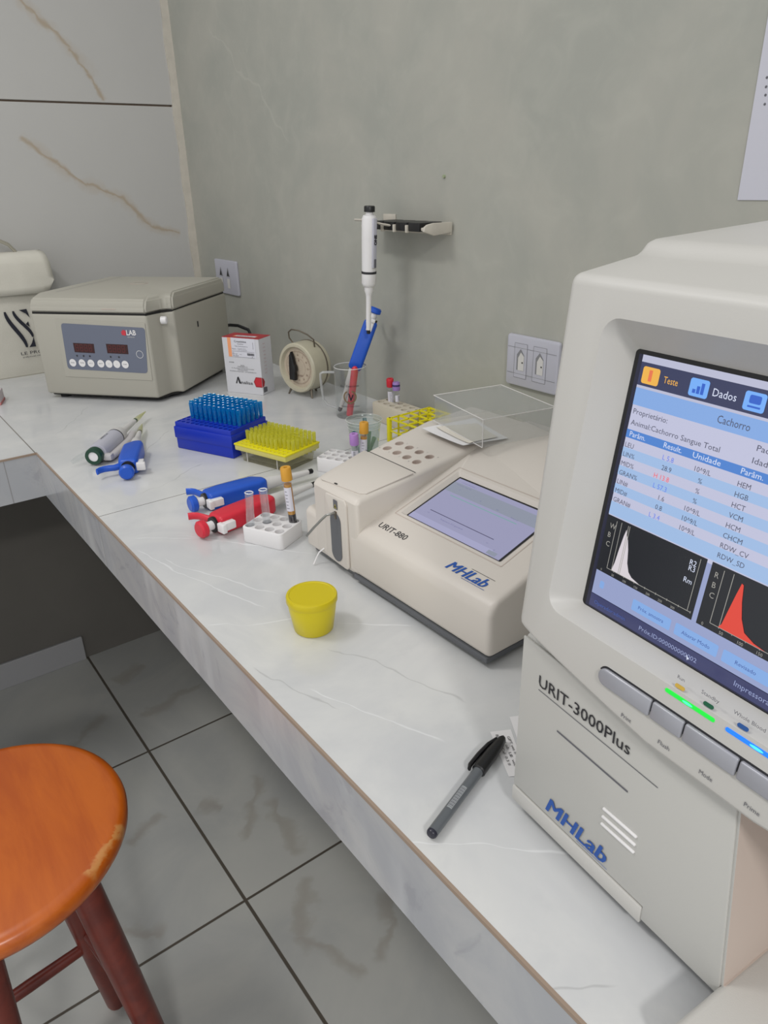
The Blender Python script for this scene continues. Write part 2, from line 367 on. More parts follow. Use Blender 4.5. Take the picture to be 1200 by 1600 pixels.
    def text(s, t, x, y, h, mt, T, wid=None, off=0.0003, align='LEFT', shear=0.0, bold=0.0):
        """ink lettering: cap height h, left/centre at x, baseline y, optional total width"""
        c = bpy.data.curves.new('t', 'FONT'); c.body = t; c.size = 1.0; c.resolution_u = 2; c.shear = shear; c.offset = bold
        o = bpy.data.objects.new('t', c); me = bpy.data.meshes.new_from_object(o)
        vs = [v.co.copy() for v in me.vertices]; fs = [list(p.vertices) for p in me.polygons]
        bpy.data.objects.remove(o); bpy.data.meshes.remove(me); bpy.data.curves.remove(c)
        if not vs: return s
        x0 = min(v.x for v in vs); x1 = max(v.x for v in vs)
        sy = h / 0.70; sx = (wid / (x1 - x0)) if wid else sy * 0.95
        W = (x1 - x0) * sx; ox = x - (W / 2 if align == 'CENTER' else (W if align == 'RIGHT' else 0))
        return s.add([((v.x - x0) * sx + ox, v.y * sy + y, off) for v in vs], fs, mt, T)
    def build(s, name, parent=None, smooth=35, loc=None, recalc=True):
        me = bpy.data.meshes.new(name); me.from_pydata([tuple(v) for v in s.v], [], s.f)
        for mt in s.mats: me.materials.append(mt)
        me.polygons.foreach_set('material_index', s.m)
        if recalc:
            bm = bmesh.new(); bm.from_mesh(me); bmesh.ops.recalc_face_normals(bm, faces=bm.faces[:]); bm.to_mesh(me); bm.free()
        if smooth:
            me.polygons.foreach_set('use_smooth', [True] * len(me.polygons)); me.set_sharp_from_angle(angle=R(smooth))
        me.update(); o = bpy.data.objects.new(name, me); COL.objects.link(o)
        if parent: o.parent = parent
        if loc: o.location = loc
        return o

def rr_pts(x0, y0, x1, y1, r, n=6):
    pts = []
    for cx, cy, a0 in ((x1 - r, y0 + r, -90), (x1 - r, y1 - r, 0), (x0 + r, y1 - r, 90), (x0 + r, y0 + r, 180)):
        for i in range(n + 1):
            a = R(a0 + 90 * i / n); pts.append((cx + r * math.cos(a), cy + r * math.sin(a)))
    return pts

def frameT(o, x, y):
    """matrix with origin o, X axis x, Y axis y, Z = x cross y"""
    x = Vector(x).normalized(); y = Vector(y); z = x.cross(y).normalized(); y = z.cross(x)
    t = Matrix((x, y, z)).transposed().to_4x4(); t.translation = Vector(o); return t
XZ = lambda o=(0, 0, 0): frameT(o, (1, 0, 0), (0, 0, 1))       # a wall-like frame facing -Y
YZx = lambda o=(0, 0, 0): frameT(o, (0, 1, 0), (0, 0, 1))      # side profile (Y,Z), extruding along +X
XY = lambda o=(0, 0, 0): Matrix.Translation(o)

def cut(o, cutter, solver='EXACT', sharp=35):
    c = cutter.build('cutter', smooth=0); c.matrix_world = o.matrix_world
    md = o.modifiers.new('b', 'BOOLEAN'); md.operation = 'DIFFERENCE'; md.solver = solver; md.object = c
    par = o.parent; o.parent = None
    dg = bpy.context.evaluated_depsgraph_get(); dg.update()
    me = bpy.data.meshes.new_from_object(o.evaluated_get(dg)); o.modifiers.clear()
    old = o.data; o.data = me; me.name = old.name; bpy.data.meshes.remove(old)
    cm = c.data; bpy.data.objects.remove(c); bpy.data.meshes.remove(cm)
    me.set_sharp_from_angle(angle=R(sharp)); o.parent = par
    return o

def thing(name, label, cat, loc=(0, 0, 0), yaw=0.0, group=None, rot=None):
    """yaw: local -Y faces the room (-x side); local X runs towards the camera end of the counter"""
    o = bpy.data.objects.new(name, None); COL.objects.link(o); o.empty_display_size = 0.05
    o.location = loc
    o.rotation_euler = rot if rot else (0, 0, -math.pi / 2 - R(yaw))
    o['label'] = label; o['category'] = cat
    if group: o['group'] = group
    return o
def tag(o, label, cat, group=None, kind=None):
    if label: o['label'] = label
    if cat: o['category'] = cat
    if group: o['group'] = group
    if kind: o['kind'] = kind
    return o
def structure(o): o['kind'] = 'structure'; return o
def copy_tree(o, parent=None):
    c = o.copy(); COL.objects.link(c)
    if parent: c.parent = parent
    for ch in o.children: copy_tree(ch, c)
    return c

# ------------------------------------------------------------------ room shell
structure(MB().box((-2.2, -2.6, -0.05), (1.06, 2.5, 0), M['floor']).build('floor', smooth=0))
structure(MB().box((1.006, -2.6, 0), (1.10, 2.34, 2.75), M['plaster']).build('wall_right', smooth=0))
wf = MB().box((-2.2, 2.352, 0.0), (1.10, 2.50, 2.75), M['grout'])
structure(wf.build('wall_far', smooth=0))
# marble wall tiles, a real joint between the courses
tl = MB()
for z0, z1 in ((CT, 1.5715), (1.5765, 2.262), (2.266, 2.75)):
    tl.box((-2.2, 2.340, z0), (0.986, 2.352, z1), M['walltile'], 0.0008, 1)
structure(tl.build('trim_1', smooth=0))
tr = MB()
pts = []
for i in range(40):
    z = CT + (2.75 - CT) * i / 39; pts.append(z)
for i in range(39):
    a = 0.984 + 0.0022 * math.sin(i * 1.7) ; b = 0.984 + 0.0022 * math.sin((i + 1) * 1.7)
    tr.add([(a, 2.335, pts[i]), (1.006, 2.333, pts[i]), (1.006, 2.333, pts[i + 1]), (b, 2.335, pts[i + 1]), (a, 2.345, pts[i]), (b, 2.345, pts[i + 1])],
           [[0, 1, 2, 3], [0, 3, 5, 4]], M['trimwhite'])
structure(tr.build('trim_2', smooth=0, recalc=False))
structure(MB().box((-2.2, 2.115, 0), (1.006, 2.34, 0.775), M['darkwall']).build('wall_lower', smooth=0))
structure(MB().box((-2.2, 2.106, 0.0), (0.366, 2.1155, 0.085), M['basetile'], 0.002).build('baseboard_far', smooth=0))

# ------------------------------------------------------------------ tiled L-shaped worktop
wt = thing('worktop', 'built-in L-shaped counter covered in pale grey marble tiles', 'counter', (0, 0, CT), rot=(0, 0, 0))
wt.location = (0, 0, 0)
top = MB().box((0.262, -1.2, CT - 0.012), (1.006, 2.34, CT), M['counter'])
top.box((-2.2, 1.533, CT - 0.012), (0.262, 2.34, CT), M['counter'])
top.build('tile_surface', wt, smooth=0)
slab = MB().box((0.272, -1.2, CT - 0.090), (1.006, 2.115, CT - 0.012), M['darkwall'])
slab.box((-2.2, 1.545, CT - 0.090), (0.272, 2.115, CT - 0.012), M['darkwall'])
slab.box((-2.2, 2.115, CT - 0.10), (1.006, 2.34, CT - 0.012), M['darkwall']); slab.build('slab', wt, smooth=0)
fa = MB().box((0.2615, -1.2, CT - 0.094), (0.2619, 1.5339, CT - 0.0035), M['fascia'])
fa.box((0.2619, -1.2, CT - 0.094), (0.272, 1.545, CT - 0.0125), M['fascia'])
fa.box((-2.2, 1.5326, CT - 0.094), (0.2615, 1.5329, CT - 0.0035), M['fascia']); fa.box((-2.2, 1.5329, CT - 0.094), (0.2615, 1.545, CT - 0.0125), M['fascia'])
fa.build('fascia_tiles', wt, smooth=0)
ge = MB()
for (p, q) in (((0.2608, -1.2), (0.2636, 1.5335)), ((-2.2, 1.5318), (0.2636, 1.5345))):
    ge.box((p[0], p[1], CT - 0.0038), (q[0], q[1], CT + 0.0002), M['grout'])
ge.build('edge_joint', wt, smooth=0)

# ------------------------------------------------------------------ large blood analyser (right foreground)
def build_big():
    t = thing('blood_analyser', 'large pale grey blood analyser with lit colour screen, filling the right side', 'medical device', (0.3515, 0.2830, CT), 5.5)
    TN = math.tan(R(8))
    fy = lambda z: -0.008 + (z - 0.19) * TN
    XR = 0.292
    botz = lambda x: 0.189 - 0.021 * min(1, max(0, (x + 0.022) / 0.12)) ** 0.8 if x < 0.135 else 0.168 + 0.021 * max(0, (x - 0.172) / 0.12) ** 1.3
    # lower body
    b = MB()
    b.mi(M['greyb']); b.mi(M['tan']); b.box((-0.024, 0.0, 0.0125), (XR - 0.002, 0.36, 0.178), M['greyb'], 0.006, 3)
    lb = b.build('lower_body', t, 30)
    cu = MB(); cu.mi(M['greyb']); cu.poly([(.1745, .026), (.305, .026), (.305, .1675), (.1590, .1675)], -.095, M['tan'], XZ((0, -.02, 0))); cut(lb, cu)
    pr = MB().rod((0.215, 0.045, 0.085), (0.215, 0.045, 0.166), 0.0011, 0.0011, M['steel'], 10); pr.build('sample_probe', t)
    tray = MB(); tray.box((0.1725, -0.052, 0.010), (XR + 0.002, 0.070, 0.0265), M['grey'], 0.005, 3); tray.build('sample_shelf', t, 30)
    # front door, slightly proud with curved edge gap
    d = MB()
    d.poly([(-0.022, 0.029), (0.112, 0.029), (0.112, 0.0165), (0.1738, 0.0165), (0.1575, 0.166), (-0.022, 0.176)], 0.0022, M['greyb'], frameT((0, 0.0004, 0), (1, 0, 0), (0, 0, 1)), 0.0008, 2)
    dr = d.build('front_door', t, 30)
    s = MB().poly([(-0.0225, 0.0125), (0.112, 0.0125), (0.112, 0.0275), (-0.0225, 0.0275)], 0.0030, M['grey'], XZ((0, 0.0004, 0)), 0.001, 2); s.build('door_sill', t, 30)
    D = XZ((0, -0.0020, 0))
    g = MB(); g.line((0.020, 0.1160), (0.087, 0.1135), 0.0016, M['inkg'], D, 0.0002); g.line((-0.002, 0.1392), (0.108, 0.1352), 0.0007, M['inkg'], D, 0.0002); g.build('door_groove', dr, 0)
    v = MB()
    for z in (0.0835, 0.0760, 0.0690): v.box((0.0695, -0.0034, z - 0.0010), (0.0995, -0.0010, z + 0.0010), M['white'], 0.0008)
    v.build('vent_ribs', dr)
    MB().text('URIT-3000Plus', -0.002, 0.1428, 0.0100, M['ink'], D, 0.086, 0.0004, bold=0.004).build('model_lettering', dr, 0)
    lg = MB()
    for q_ in (0, .0007, .0014): lg.text('MHLab', 0.016 + q_, 0.0345, 0.0150, M['lblue'], D, 0.061, 0.0004 + q_ * .1, shear=0.3)
    for k in range(0): lg.line((0.016 + k * .0012, 0.0360 + k * 0.0022), (0.026 + k * .0012, 0.0360 + k * 0.0022), 0.0004, M['greyb'], D, 0.0006)
    lg.line((0.050, 0.0325), (0.080, 0.0325), 0.0004, M['lblue'], D, 0.0004); lg.build('maker_lettering', dr, 0)
    # feet
    for x in (0.0, 0.255):
        for y in (0.04, 0.32): MB().rod((x, y, 0), (x, y, 0.014), 0.012, 0.012, M['blackm'], 16).build('foot', t)
    MB().box((-0.018, 0.012, 0.006), (XR - 0.01, 0.35, 0.0135), M['skirt']).build('base_plate', t, 0)
    # monitor head: lofted side profile, lower lip is a shallow curve
    hb = bmesh.new(); xs = [-0.022, -0.005, 0.02, 0.045, 0.07, 0.1, 0.135, 0.172, 0.2, 0.23, 0.26, XR]
    rings = []
    for i, x in enumerate(xs):
        zb = botz(x)
        prof = [(fy(zb) - 0.001, zb), (fy(0.432), 0.432), (0.085, 0.4400), (0.094, 0.4485), (0.360, 0.462), (0.385, 0.445), (0.385, zb)]
        ring = []
        for (y, z) in prof:
            dx = 0.0
            if i == 0: dx = -0.0105 * (z - 0.18) / 0.25
            if i == len(xs) - 1: dx = 0.0105 * (z - 0.18) / 0.25
            if y > 0.2: dx *= 0.5
            ring.append(hb.verts.new((x + dx, y, z)))
        rings.append(ring)
    k = len(rings[0])
    for i in range(len(rings) - 1):
        for j in range(k): hb.faces.new((rings[i][j], rings[i + 1][j], rings[i + 1][(j + 1) % k], rings[i][(j + 1) % k]))
    hb.faces.new(rings[0][::-1]); hb.faces.new(rings[-1])
    bmesh.ops.recalc_face_normals(hb, faces=hb.faces[:])
    es = [e for e in hb.edges if e.calc_face_angle(0) > R(12) and (abs(e.verts[0].co.x - e.verts[1].co.x) > 0.005 or e.calc_face_angle(0) > R(60))]
    bmesh.ops.bevel(hb, geom=es, offset=0.0085, segments=4, affect='EDGES', profile=0.5, clamp_overlap=True)
    head = MB().addbm(hb, M['grey']).build('monitor_housing', t, 40)
    # screen recess (frustum)
    def P(x, z, off): return Vector((x, fy(z), z)) + Vector((0, math.cos(R(8)), -math.sin(R(8)))) * off
    cx0, cx1 = 0.0205, 0.2435
    def ring(x0, x1, z0, z1, r, off): return [P(a, c, off) for a, c in rr_pts(x0, z0, x1, z1, r, 6)]
    A = ring(-0.0015, 0.2655, 0.2130, 0.4140, 0.014, -0.006); B = ring(0.0150, 0.2425, 0.2206, 0.3937, 0.003, 0.0200)
    A1 = ring(0.0030, 0.2610, 0.2160, 0.4105, 0.012, 0.0004)
    n = len(A); vs = A + A1 + B; fs = [list(range(n))[::-1], [2 * n + i for i in range(n)]]
    for q in (0, 1):
        for i in range(n): fs.append([q * n + i, q * n + (i + 1) % n, (q + 1) * n + (i + 1) % n, (q + 1) * n + i])
    cut(head, MB().add(vs, fs, M['grey']), sharp=24)
    # ---- display
    c8, s8 = math.cos(R(8)), math.sin(R(8))
    O = P(0.0180, 0.2214, 0.0195)
    T = frameT(O, (1, 0, 0), (0, s8, c8)) @ Matrix.Diagonal((1.0180, 1.0180, 1, 1))
    E = {k: emit('screen_' + k, c, s) for k, (c, s) in dict(black=((20, 22, 30), 1), pale=((182, 184, 208), 1), bar=((44, 50, 84), 1), band=((124, 160, 214), 1), hdr=((70, 122, 196), 1), row=((150, 178, 216), 1),
         top=((176, 178, 200), 1), icon=((110, 165, 235), 1), icon2=((40, 90, 190), 1), orange=((226, 170, 70), 1), oran2=((220, 110, 70), 1), text=((70, 72, 92), 1), white=((205, 212, 232), 1), blue=((92, 120, 220), 1),
         red=((230, 84, 96), 1), hist=((14, 18, 26), 1), wpk=((205, 198, 204), 1), rpk=((212, 62, 46), 1), axis=((150, 148, 142), 1), btn=((124, 162, 216), 1), foot=((142, 152, 190), 1), stat=((52, 56, 96), 1), btxt=((60, 84, 150), 1), edge=((20, 22, 48), 1)).items()}
    sc = MB()
    H = 0.1685; W = 0.2165
    sc.box((-0.003, -0.003, -0.006), (W + 0.003, H + 0.003, -0.0002), M['black'], T=T)
    sc.rect(0, 0, W, H, E['edge'], T, 0.0)
    e1 = 0.0002; e2 = 0.0004; e3 = 0.0006
    X0 = 0.0032
    sc.rect(X0, 0.0645, W - X0, H, E['pale'], T, e1)
    sc.rect(X0, 0.1506, W - X0, 0.1644, E['bar'], T, e2); sc.rect(X0, 0.1644, W - X0, H, E['top'], T, e2); sc.rect(X0, 0.1490, W - X0, 0.1506, E['top'], T, e2)
    sc.rect(X0, 0.1385, W - X0, 0.1490, E['band'], T, e2)
    sc.rect(X0, 0.1180, W - X0, 0.1232, E['hdr'], T, e2)
    for k in range(0, 8):
        if k % 2 == 1: sc.rect(X0, 0.1118 - k * 0.0060, W - X0, 0.1118 - k * 0.0060 + 0.0060, E['row'], T, e2)
    sc.rect(X0, 0.0672, W - X0, 0.0700, E['row'], T, e2)
    for x, c in ((0.0056, 'orange'), (0.0388, 'icon'), (0.0725, 'icon'), (0.108, 'icon'), (0.142, 'icon')): sc.rrect(x, 0.1522, x + 0.0122, 0.1622, 0.0015, E[c], T, off=e3)
    sc.rect(0.0104, 0.1540, 0.0128, 0.1606, E['oran2'], T, 0.0008)
    for i in range(3): sc.rect(0.0412 + i * 0.0026, 0.1540, 0.0432 + i * 0.0026, 0.1562 + i * 0.0020, E['icon2'], T, 0.0008)
    sc.rrect(0.0755, 0.1562, 0.0822, 0.1606, 0.001, E['icon2'], T, off=0.0008); sc.rect(0.0752, 0.1540, 0.0825, 0.1550, E['icon2'], T, 0.0008)
    tx = lambda s, x, y, h, c, w=None, al='LEFT': sc.text(s, x, y, h * 1.08, E[c], T, w, 0.0008, al)
    tx('Teste', 0.0213, 0.1553, 0.0036, 'orange', 0.0098); tx('Dados', 0.0541, 0.1550, 0.0040, 'white', 0.0142)
    tx('Cachorro', 0.0607, 0.1418, 0.0040, 'text', 0.0195)
    tx('Proprietário:', 0.0052, 0.1333, 0.0030, 'text', 0.0250); tx('Animal:Cachorro Sangue Total', 0.0052, 0.1264, 0.0030, 'text', 0.0615)
    tx('Paciente:', 0.0868, 0.1333, 0.0030, 'text', 0.019); tx('Idade:', 0.0862, 0.1264, 0.0030, 'text', 0.0125)
    tx('Parâm.', 0.0062, 0.1193, 0.0030, 'white', 0.0118); tx('Result.', 0.0316, 0.1193, 0.0030, 'white', 0.0125); tx('Unidade', 0.0516, 0.1193, 0.0030, 'white', 0.0178); tx('Parâm.', 0.0818, 0.1193, 0.0030, 'white', 0.0128)
    tx('Result.', 0.112, 0.1193, 0.0030, 'white', 0.0125)
    rows = [('LEU', 'L 5.8', 'blue', '10^9/L', 'HEM'), ('LIN%', '28.9', 'text', '%', 'HGB'), ('MID%', 'H 13.8', 'red', '%', 'HCT'), ('GRAN%', 'L 57.3', 'blue', '%', 'VCM'),
            ('LIN#', '1.6', 'text', '10^9/L', 'HCM'), ('MID#', '0.8', 'text', '10^9/L', 'CHCM'), ('GRAN#', 'L 3.4', 'blue', '10^9/L', 'RDW_CV'), ('', '', 'text', '', 'RDW_SD')]
    for i, (a, b_, c, u, p) in enumerate(rows):
        y = 0.1122 - i * 0.0060
        if a: tx(a, 0.0046, y, 0.0028, 'text'); tx(b_, 0.0405, y, 0.0028, c, None, 'RIGHT'); tx(u, 0.0600, y, 0.0028, 'text', None, 'CENTER')
        tx(p, 0.0818, y, 0.0028, 'text')
        tx(['H 6.10', 'H 15', 'H 44', '72', 'H 24', 'H 33', '13.5', '38.0'][i], 0.125, y, 0.0028, 'red' if i in (0, 1, 2, 4, 5) else 'text', None, 'RIGHT')
    # white-cell histogram
    sc.rect(X0, 0.0105, W - X0, 0.0645, E['foot'], T, e1)
    for (x0, x1, nm) in ((0.0030, 0.0768, 'WBC'), (0.0800, 0.1500, 'RBC'), (0.1535, 0.2125, 'PLT')):
        sc.rect(x0, 0.0275, x1, 0.0665, E['hist'], T, e2)
        for i, ch in enumerate(nm): tx(ch, x0 + 0.0035, 0.0585 - i * 0.0062, 0.0032, 'axis')
        sc.line((x0 + 0.0082, 0.0318), (x0 + 0.0082, 0.0645), 0.0004, E['axis'], T, e3)
        sc.line((x0 + 0.0082, 0.0318), (x1 - 0.0020, 0.0318), 0.0004, E['axis'], T, e3)
        for i in range(8): sc.line((x0 + 0.014 + i * 0.0083, 0.0311), (x0 + 0.014 + i * 0.0083, 0.0325), 0.0004, E['axis'], T, e3)
    def peak(pts, c): sc.add([(x, y, 0.0007) for x, y in pts], [list(range(len(pts)))], E[c], T)
    peak([(.0150, .0320), (.0163, .038), (.0172, .047), (.0186, .0575), (.0196, .0620), (.0208, .0585), (.0222, .0560), (.0240, .0500), (.0256, .0415), (.0280, .0362), (.0310, .0338), (.0376, .0320)], 'wpk')
    peak([(.0935, .0320), (.0950, .0345), (.0965, .0440), (.0982, .0545), (.0996, .0620), (.1008, .0615), (.1025, .0520), (.1050, .0430), (.1085, .0362), (.1150, .0332), (.1221, .0320)], 'rpk')
    for x in (.0152, .0206, .0218, .0731): sc.line((x, .0318), (x, .0650), .0004, E['axis'], T, .0009)
    sc.line((.0940, .0318), (.0940, .0650), .0004, E['axis'], T, .0006)
    for s_, y in (('R2', .0592), ('R3', .0556), ('Rm', .0478)): tx(s_, .0712, y, .0030, 'white', None, 'RIGHT')
    for i, s_ in enumerate(('0', '50', '100', '150', '200', '250', '300')): tx(s_, .0068 + i * .0092, .0284, .0014, 'axis')
    for i, s_ in enumerate(('0', '50', '100', '150', '200')): tx(s_, .0835 + i * .0115, .0284, .0018, 'axis')
    for (x0, s_) in ((.0360, 'Próx. amostra'), (.0682, 'Alterar Modo'), (.1003, 'Revisado'), (.1330, 'Imprimir')):
        sc.rrect(x0, .0140, x0 + .0290, .0215, .001, E['btn'], T, off=e3); tx(s_, x0 + .0145, .0166, .0022, 'btxt', .019 if len(s_) > 9 else .0125, 'CENTER')
    sc.rrect(.0085, .0165, .0120, .0215, .001, E['band'], T, off=e3)
    sc.rect(X0, 0.0012, W - X0, 0.0102, E['stat'], T, e2)
    tx('Operador:admin', .0075, .0042, .0024, 'btxt', .026); tx('Próx.ID:000000000002', .0450, .0042, .0026, 'foot', .042); tx('Impressora', .1114, .0045, .0030, 'foot', .021)
    sc.add([(.0800, .0062, .001), (.0812, .0030, .001), (.0818, .0042, .001), (.0828, .0040, .001)], [[0, 1, 2, 3]], E['white'], T)
    tag(sc.build('screen', t, 0, recalc=False), 'lit results screen with two histograms', None)
    # ---- keys, lamps
    def Tz(z): return frameT((0, fy(z), z), (1, 0, 0), (0, s8, c8))
    K = Tz(0.189)
    kk = [(0.0573, 0.0984), (0.0994, 0.1215), (0.1225, 0.1564), (0.1574, 0.1922)]
    nms = ['Print', 'Flush', 'Mode', 'Prime']
    slot = MB().rrect(0.0563, -0.0012, 0.1932, 0.0131, 0.0067, M['ink'], K, 0.0009); slot.build('key_slot', t, 30)
    for i, (x0, x1) in enumerate(kk):
        r = 0.0058
        if i == 0: pts = [(x1, 0), (x1, .0118)] + [(x0 + r + r * math.cos(R(a)), .0059 + .0059 * math.sin(R(a))) for a in range(90, 271, 15)]
        elif i == 3: pts = [(x0, .0118), (x0, 0)] + [(x1 - r + r * math.cos(R(a)), .0059 + .0059 * math.sin(R(a))) for a in range(-90, 91, 15)]
        else: pts = [(x0, 0), (x1, 0), (x1, .0118), (x0, .0118)]
        MB().poly(pts, 0.0032, M['silver'], K, 0.0013, 3, 40).build('key', t, 30)
    lt = MB(); K2 = Tz(0.1765)
    for (x, s_, w_) in ((0.0840, 'Print', .0078), (0.1126, 'Flush', .0082), (0.1415, 'Mode', .0085), (0.1700, 'Prime', .0090)): MB().text(s_, x, 0, .0028, M['inkg'], K2, w_, .0014, 'CENTER').build('key_lettering', head, 0)
    K3 = Tz(0.2222)
    for s_, x, w_ in (('Run', .1115, .0048), ('Standby', .1308, .0112), ('Whole Blood', .1545, .0185), ('Prediluted', .183, .0165)): MB().text(s_, x, 0, .0024, M['inkg'], K3, w_, .0006, 'CENTER').build('lamp_lettering', head, 0)
    K4 = Tz(0.2165)
    for x, c in ((.1120, (205, 170, 70)), (.1310, (20, 92, 62)), (.1522, (36, 84, 150)), (.1800, (60, 70, 150))):
        MB().rrect(x - .0032, 0, x + .0032, .0024, .0011, mat('pill_mark', c, 0.5), K4, 0.0006).build('indicator_mark', t, 0)
    K5 = Tz(0.2103)
    gl = MB().rrect(.1040, 0, .1372, .0026, .0012, emit('green_light', (14, 225, 60), 1.1), K5, .0012); gl.disc(.1195, .0013, .0035, emit('green_core', (70, 255, 170), 1.4), K5, .0014, 16, .0009)
    tag(gl.build('indicator_light', t, 0), 'glowing green bar', None)
    bl = MB().rrect(.1440, 0, .1790, .0026, .0012, emit('blue_light', (14, 120, 255), 1.2), K5, .0012); bl.disc(.1625, .0013, .0040, emit('blue_core', (70, 200, 255), 1.5), K5, .0014, 16, .0009)
    tag(bl.build('indicator_light', t, 0), 'glowing blue bar', None)
build_big()

# ------------------------------------------------------------------ low chemistry analyser (middle)
def build_small():
    t = thing('chemistry_analyser', 'low warm-white chemistry analyser with sloping touch screen, under the clear cover', 'medical device', (0.463, 0.820, CT), -1.0)
    WX = 0.367; DY = 0.335
    zc = lambda y: 0.080 + 0.30 * y
    zm = lambda y: 0.122 + 0.12 * y
    # console
    prof = [(0.000, 0.014), (-0.001, 0.066), (0.0025, 0.0755), (0.010, zc(.010)), (0.222, zc(0.222)), (0.245, 0.1512), (DY, 0.154), (DY, 0.014)]
    con = MB().poly(prof, WX - 0.112, M['warm'], YZx((0.112, 0, 0)), 0.007, 4, 28).build('console_housing', t, 30)
    TS = frameT((0, 0, 0.080), (1, 0, 0), (0, 1, 0.30)); cs = math.sqrt(1.09)
    # TS coordinates: (x, distance along slope)
    x0, x1, y0, y1 = 0.155, 0.320, 0.060 * cs, 0.1535 * cs
    c1 = MB(); A = [(x, y, 0.004) for x, y in rr_pts(x0 - .010, y0 - .008, x1 + .010, y1 + .010, .004, 4)]; B = [(x, y, -0.0050) for x, y in rr_pts(x0, y0, x1, y1, .002, 4)]
    n = len(A); c1.add(A + B, [list(range(n))[::-1], [n + i for i in range(n)]] + [[i, (i + 1) % n, n + (i + 1) % n, n + i] for i in range(n)], M['warm'], TS)
    cut(con, c1)
    s = MB()
    E = {k: emit('panel_' + k, c, 1) for k, c in dict(base=(142, 142, 172), hi=(152, 152, 184), grey=(130, 136, 152), green=(104, 156, 146), dark=(58, 56, 84), txt=(108, 108, 146)).items()}
    s.rect(x0, y0, x1, y1, M['black'], TS, -0.0047)
    s.rect(x0 + .003, y0 + .0005, x1 - .003, y1 - .003, E['base'], TS, -0.0044)
    s.rect(x0 + .003, y0 + .066, x1 - .003, y0 + .086, E['grey'], TS, -0.0042)
    s.rect(x0 + .003, y0 + .0005, x1 - .020, y0 + .010, E['hi'], TS, -0.0042)
    s.line((x0 + .020, y0 + .0605), (x0 + .135, y0 + .0605), .0010, E['green'], TS, -0.0040)
    s.line((x0 + .020, y0 + .0245), (x0 + .132, y0 + .0245), .0010, E['dark'], TS, -0.0040)
    for (a, b, c, h) in (('-- Cinética Enzimática --', .012, .088, .0022), ('Parâmetros e Reagentes', .010, .082, .0020), ('A', .022, .074, .0022), ('B', .064, .0705, .0022), ('Abs', .094, .068, .0022), ('Tempo (s)', .120, .0655, .0022), ('Temperatura: 37.0 aguardando', .046, .0165, .0024), ('0', .008, .030, .002), ('t=0', .020, .018, .002), ('ver', .128, .015, .002), ('ok', .144, .010, .002)):
        s.text(a, x0 + b, y0 + c, h, E['txt'], TS, None, -0.0040)
    s.rect(x0 + .140, y0 + .002, x0 + .154, y0 + .008, E['grey'], TS, -0.0040)
    tag(s.build('touch_screen', t, 0, recalc=False), 'lavender lit screen with a green line and a dark line', None)
    # pale sealing strip around the window
    fr = MB()
    for a, b in (((x0 - .011, y0 - .009), (x1 + .011, y0 - .009)), ((x0 - .011, y1 + .011), (x1 + .011, y1 + .011)), ((x0 - .011, y0 - .009), (x0 - .011, y1 + .011)), ((x1 + .011, y0 - .009), (x1 + .011, y1 + .011))):
        fr.line(a, b, .0012, M['tan'], TS, .0003)
    fr.build('screen_surround', t, 0)
    MB().text('URIT-880', .1450, .0225, .0092, M['ink'], TS, .053, .0004, bold=.004).build('model_lettering', t, 0)
    lg = MB()
    for q_ in (0, .0007, .0014): lg.text('MHLab', .277 + q_, .0170, .0135, M['lblue'], TS, .061, .0004 + q_ * .1, shear=.3)
    for k in range(0): lg.line((.279 + k * .001, .0180 + k * .0022), (.290 + k * .001, .0180 + k * .0022), .0006, M['warm'], TS, .0006)
    lg.line((.306, .0150), (.342, .0150), .0005, M['lblue'], TS, .0004); lg.line((.306, .0325), (.342, .0325), .0005, M['ink'], TS, .0004); lg.build('maker_lettering', t, 0)
    hl = MB().line((.292, .206), (.325, .232), .0008, M['inkg'], TS, .0004); hl.build('hinge_line', t, 0)
    # sample module block
    bm = bmesh.new(); xr = 0.1315
    pf = [(0.0, 0.0135), (-0.001, 0.116), (0.004, 0.1225), (0.225, zm(0.225)), (DY - .01, 0.1535), (DY - .01, 0.0135)]
    L_ = [bm.verts.new((0.030 - min(1, max(0, y) / .24) * 0.028, y, z)) for y, z in pf]; R_ = [bm.verts.new((xr, y, z)) for y, z in pf]
    k = len(pf); bm.faces.new(L_[::-1]); bm.faces.new(R_)
    for i in range(k): bm.faces.new((L_[i], L_[(i + 1) % k], R_[(i + 1) % k], R_[i]))
    bmesh.ops.recalc_face_normals(bm, faces=bm.faces[:])
    bmesh.ops.bevel(bm, geom=[e for e in bm.edges if e.calc_face_angle(0) > R(40)], offset=.0065, segments=4, affect='EDGES', profile=.5)
    mod = MB().addbm(bm, M['warm']).build('sample_module', t, 30)
    TM = frameT((0, 0, 0.122), (1, 0, 0), (0, 1, 0.12))
    holes = [(.0368, .1462), (.0598, .1457), (.0829, .1445), (.1063, .1430), (.0355, .1249), (.0588, .1237), (.0816, .1229), (.1045, .1214)]
    cc = MB()
    for x, y in holes: cc.lathe([(0.0068, -0.012), (0.0068, 0.01)], M['warm'], TM @ XY((x, y * 1.007, 0)), 24)
    cut(mod, cc)
    for x, y in holes:
        h = MB(); TT = TM @ XY((x, y * 1.007, 0))
        h.lathe([(.0068, -.0005), (.0066, .0004), (.0060, .0003), (.0058, -.011), (.0066, -.011)], M['tan'], TT, 24, closed=True); h.disc(0, 0, .0056, M['tan'], TT, -.0080); h.build('cuvette_well', mod, 40)
    nb = MB()
    for i, (x, y) in enumerate(holes): nb.text(str(i + 1), x + (.010 if i < 4 else -.011), y + (.006 if i < 4 else -.006), .0026, M['inkg'], TM, None, .0005)
    nb.line((.0145, .1025), (.1285, .1000), .0012, M['ink'], TM, .0004); nb.build('well_numbers', t, 0)
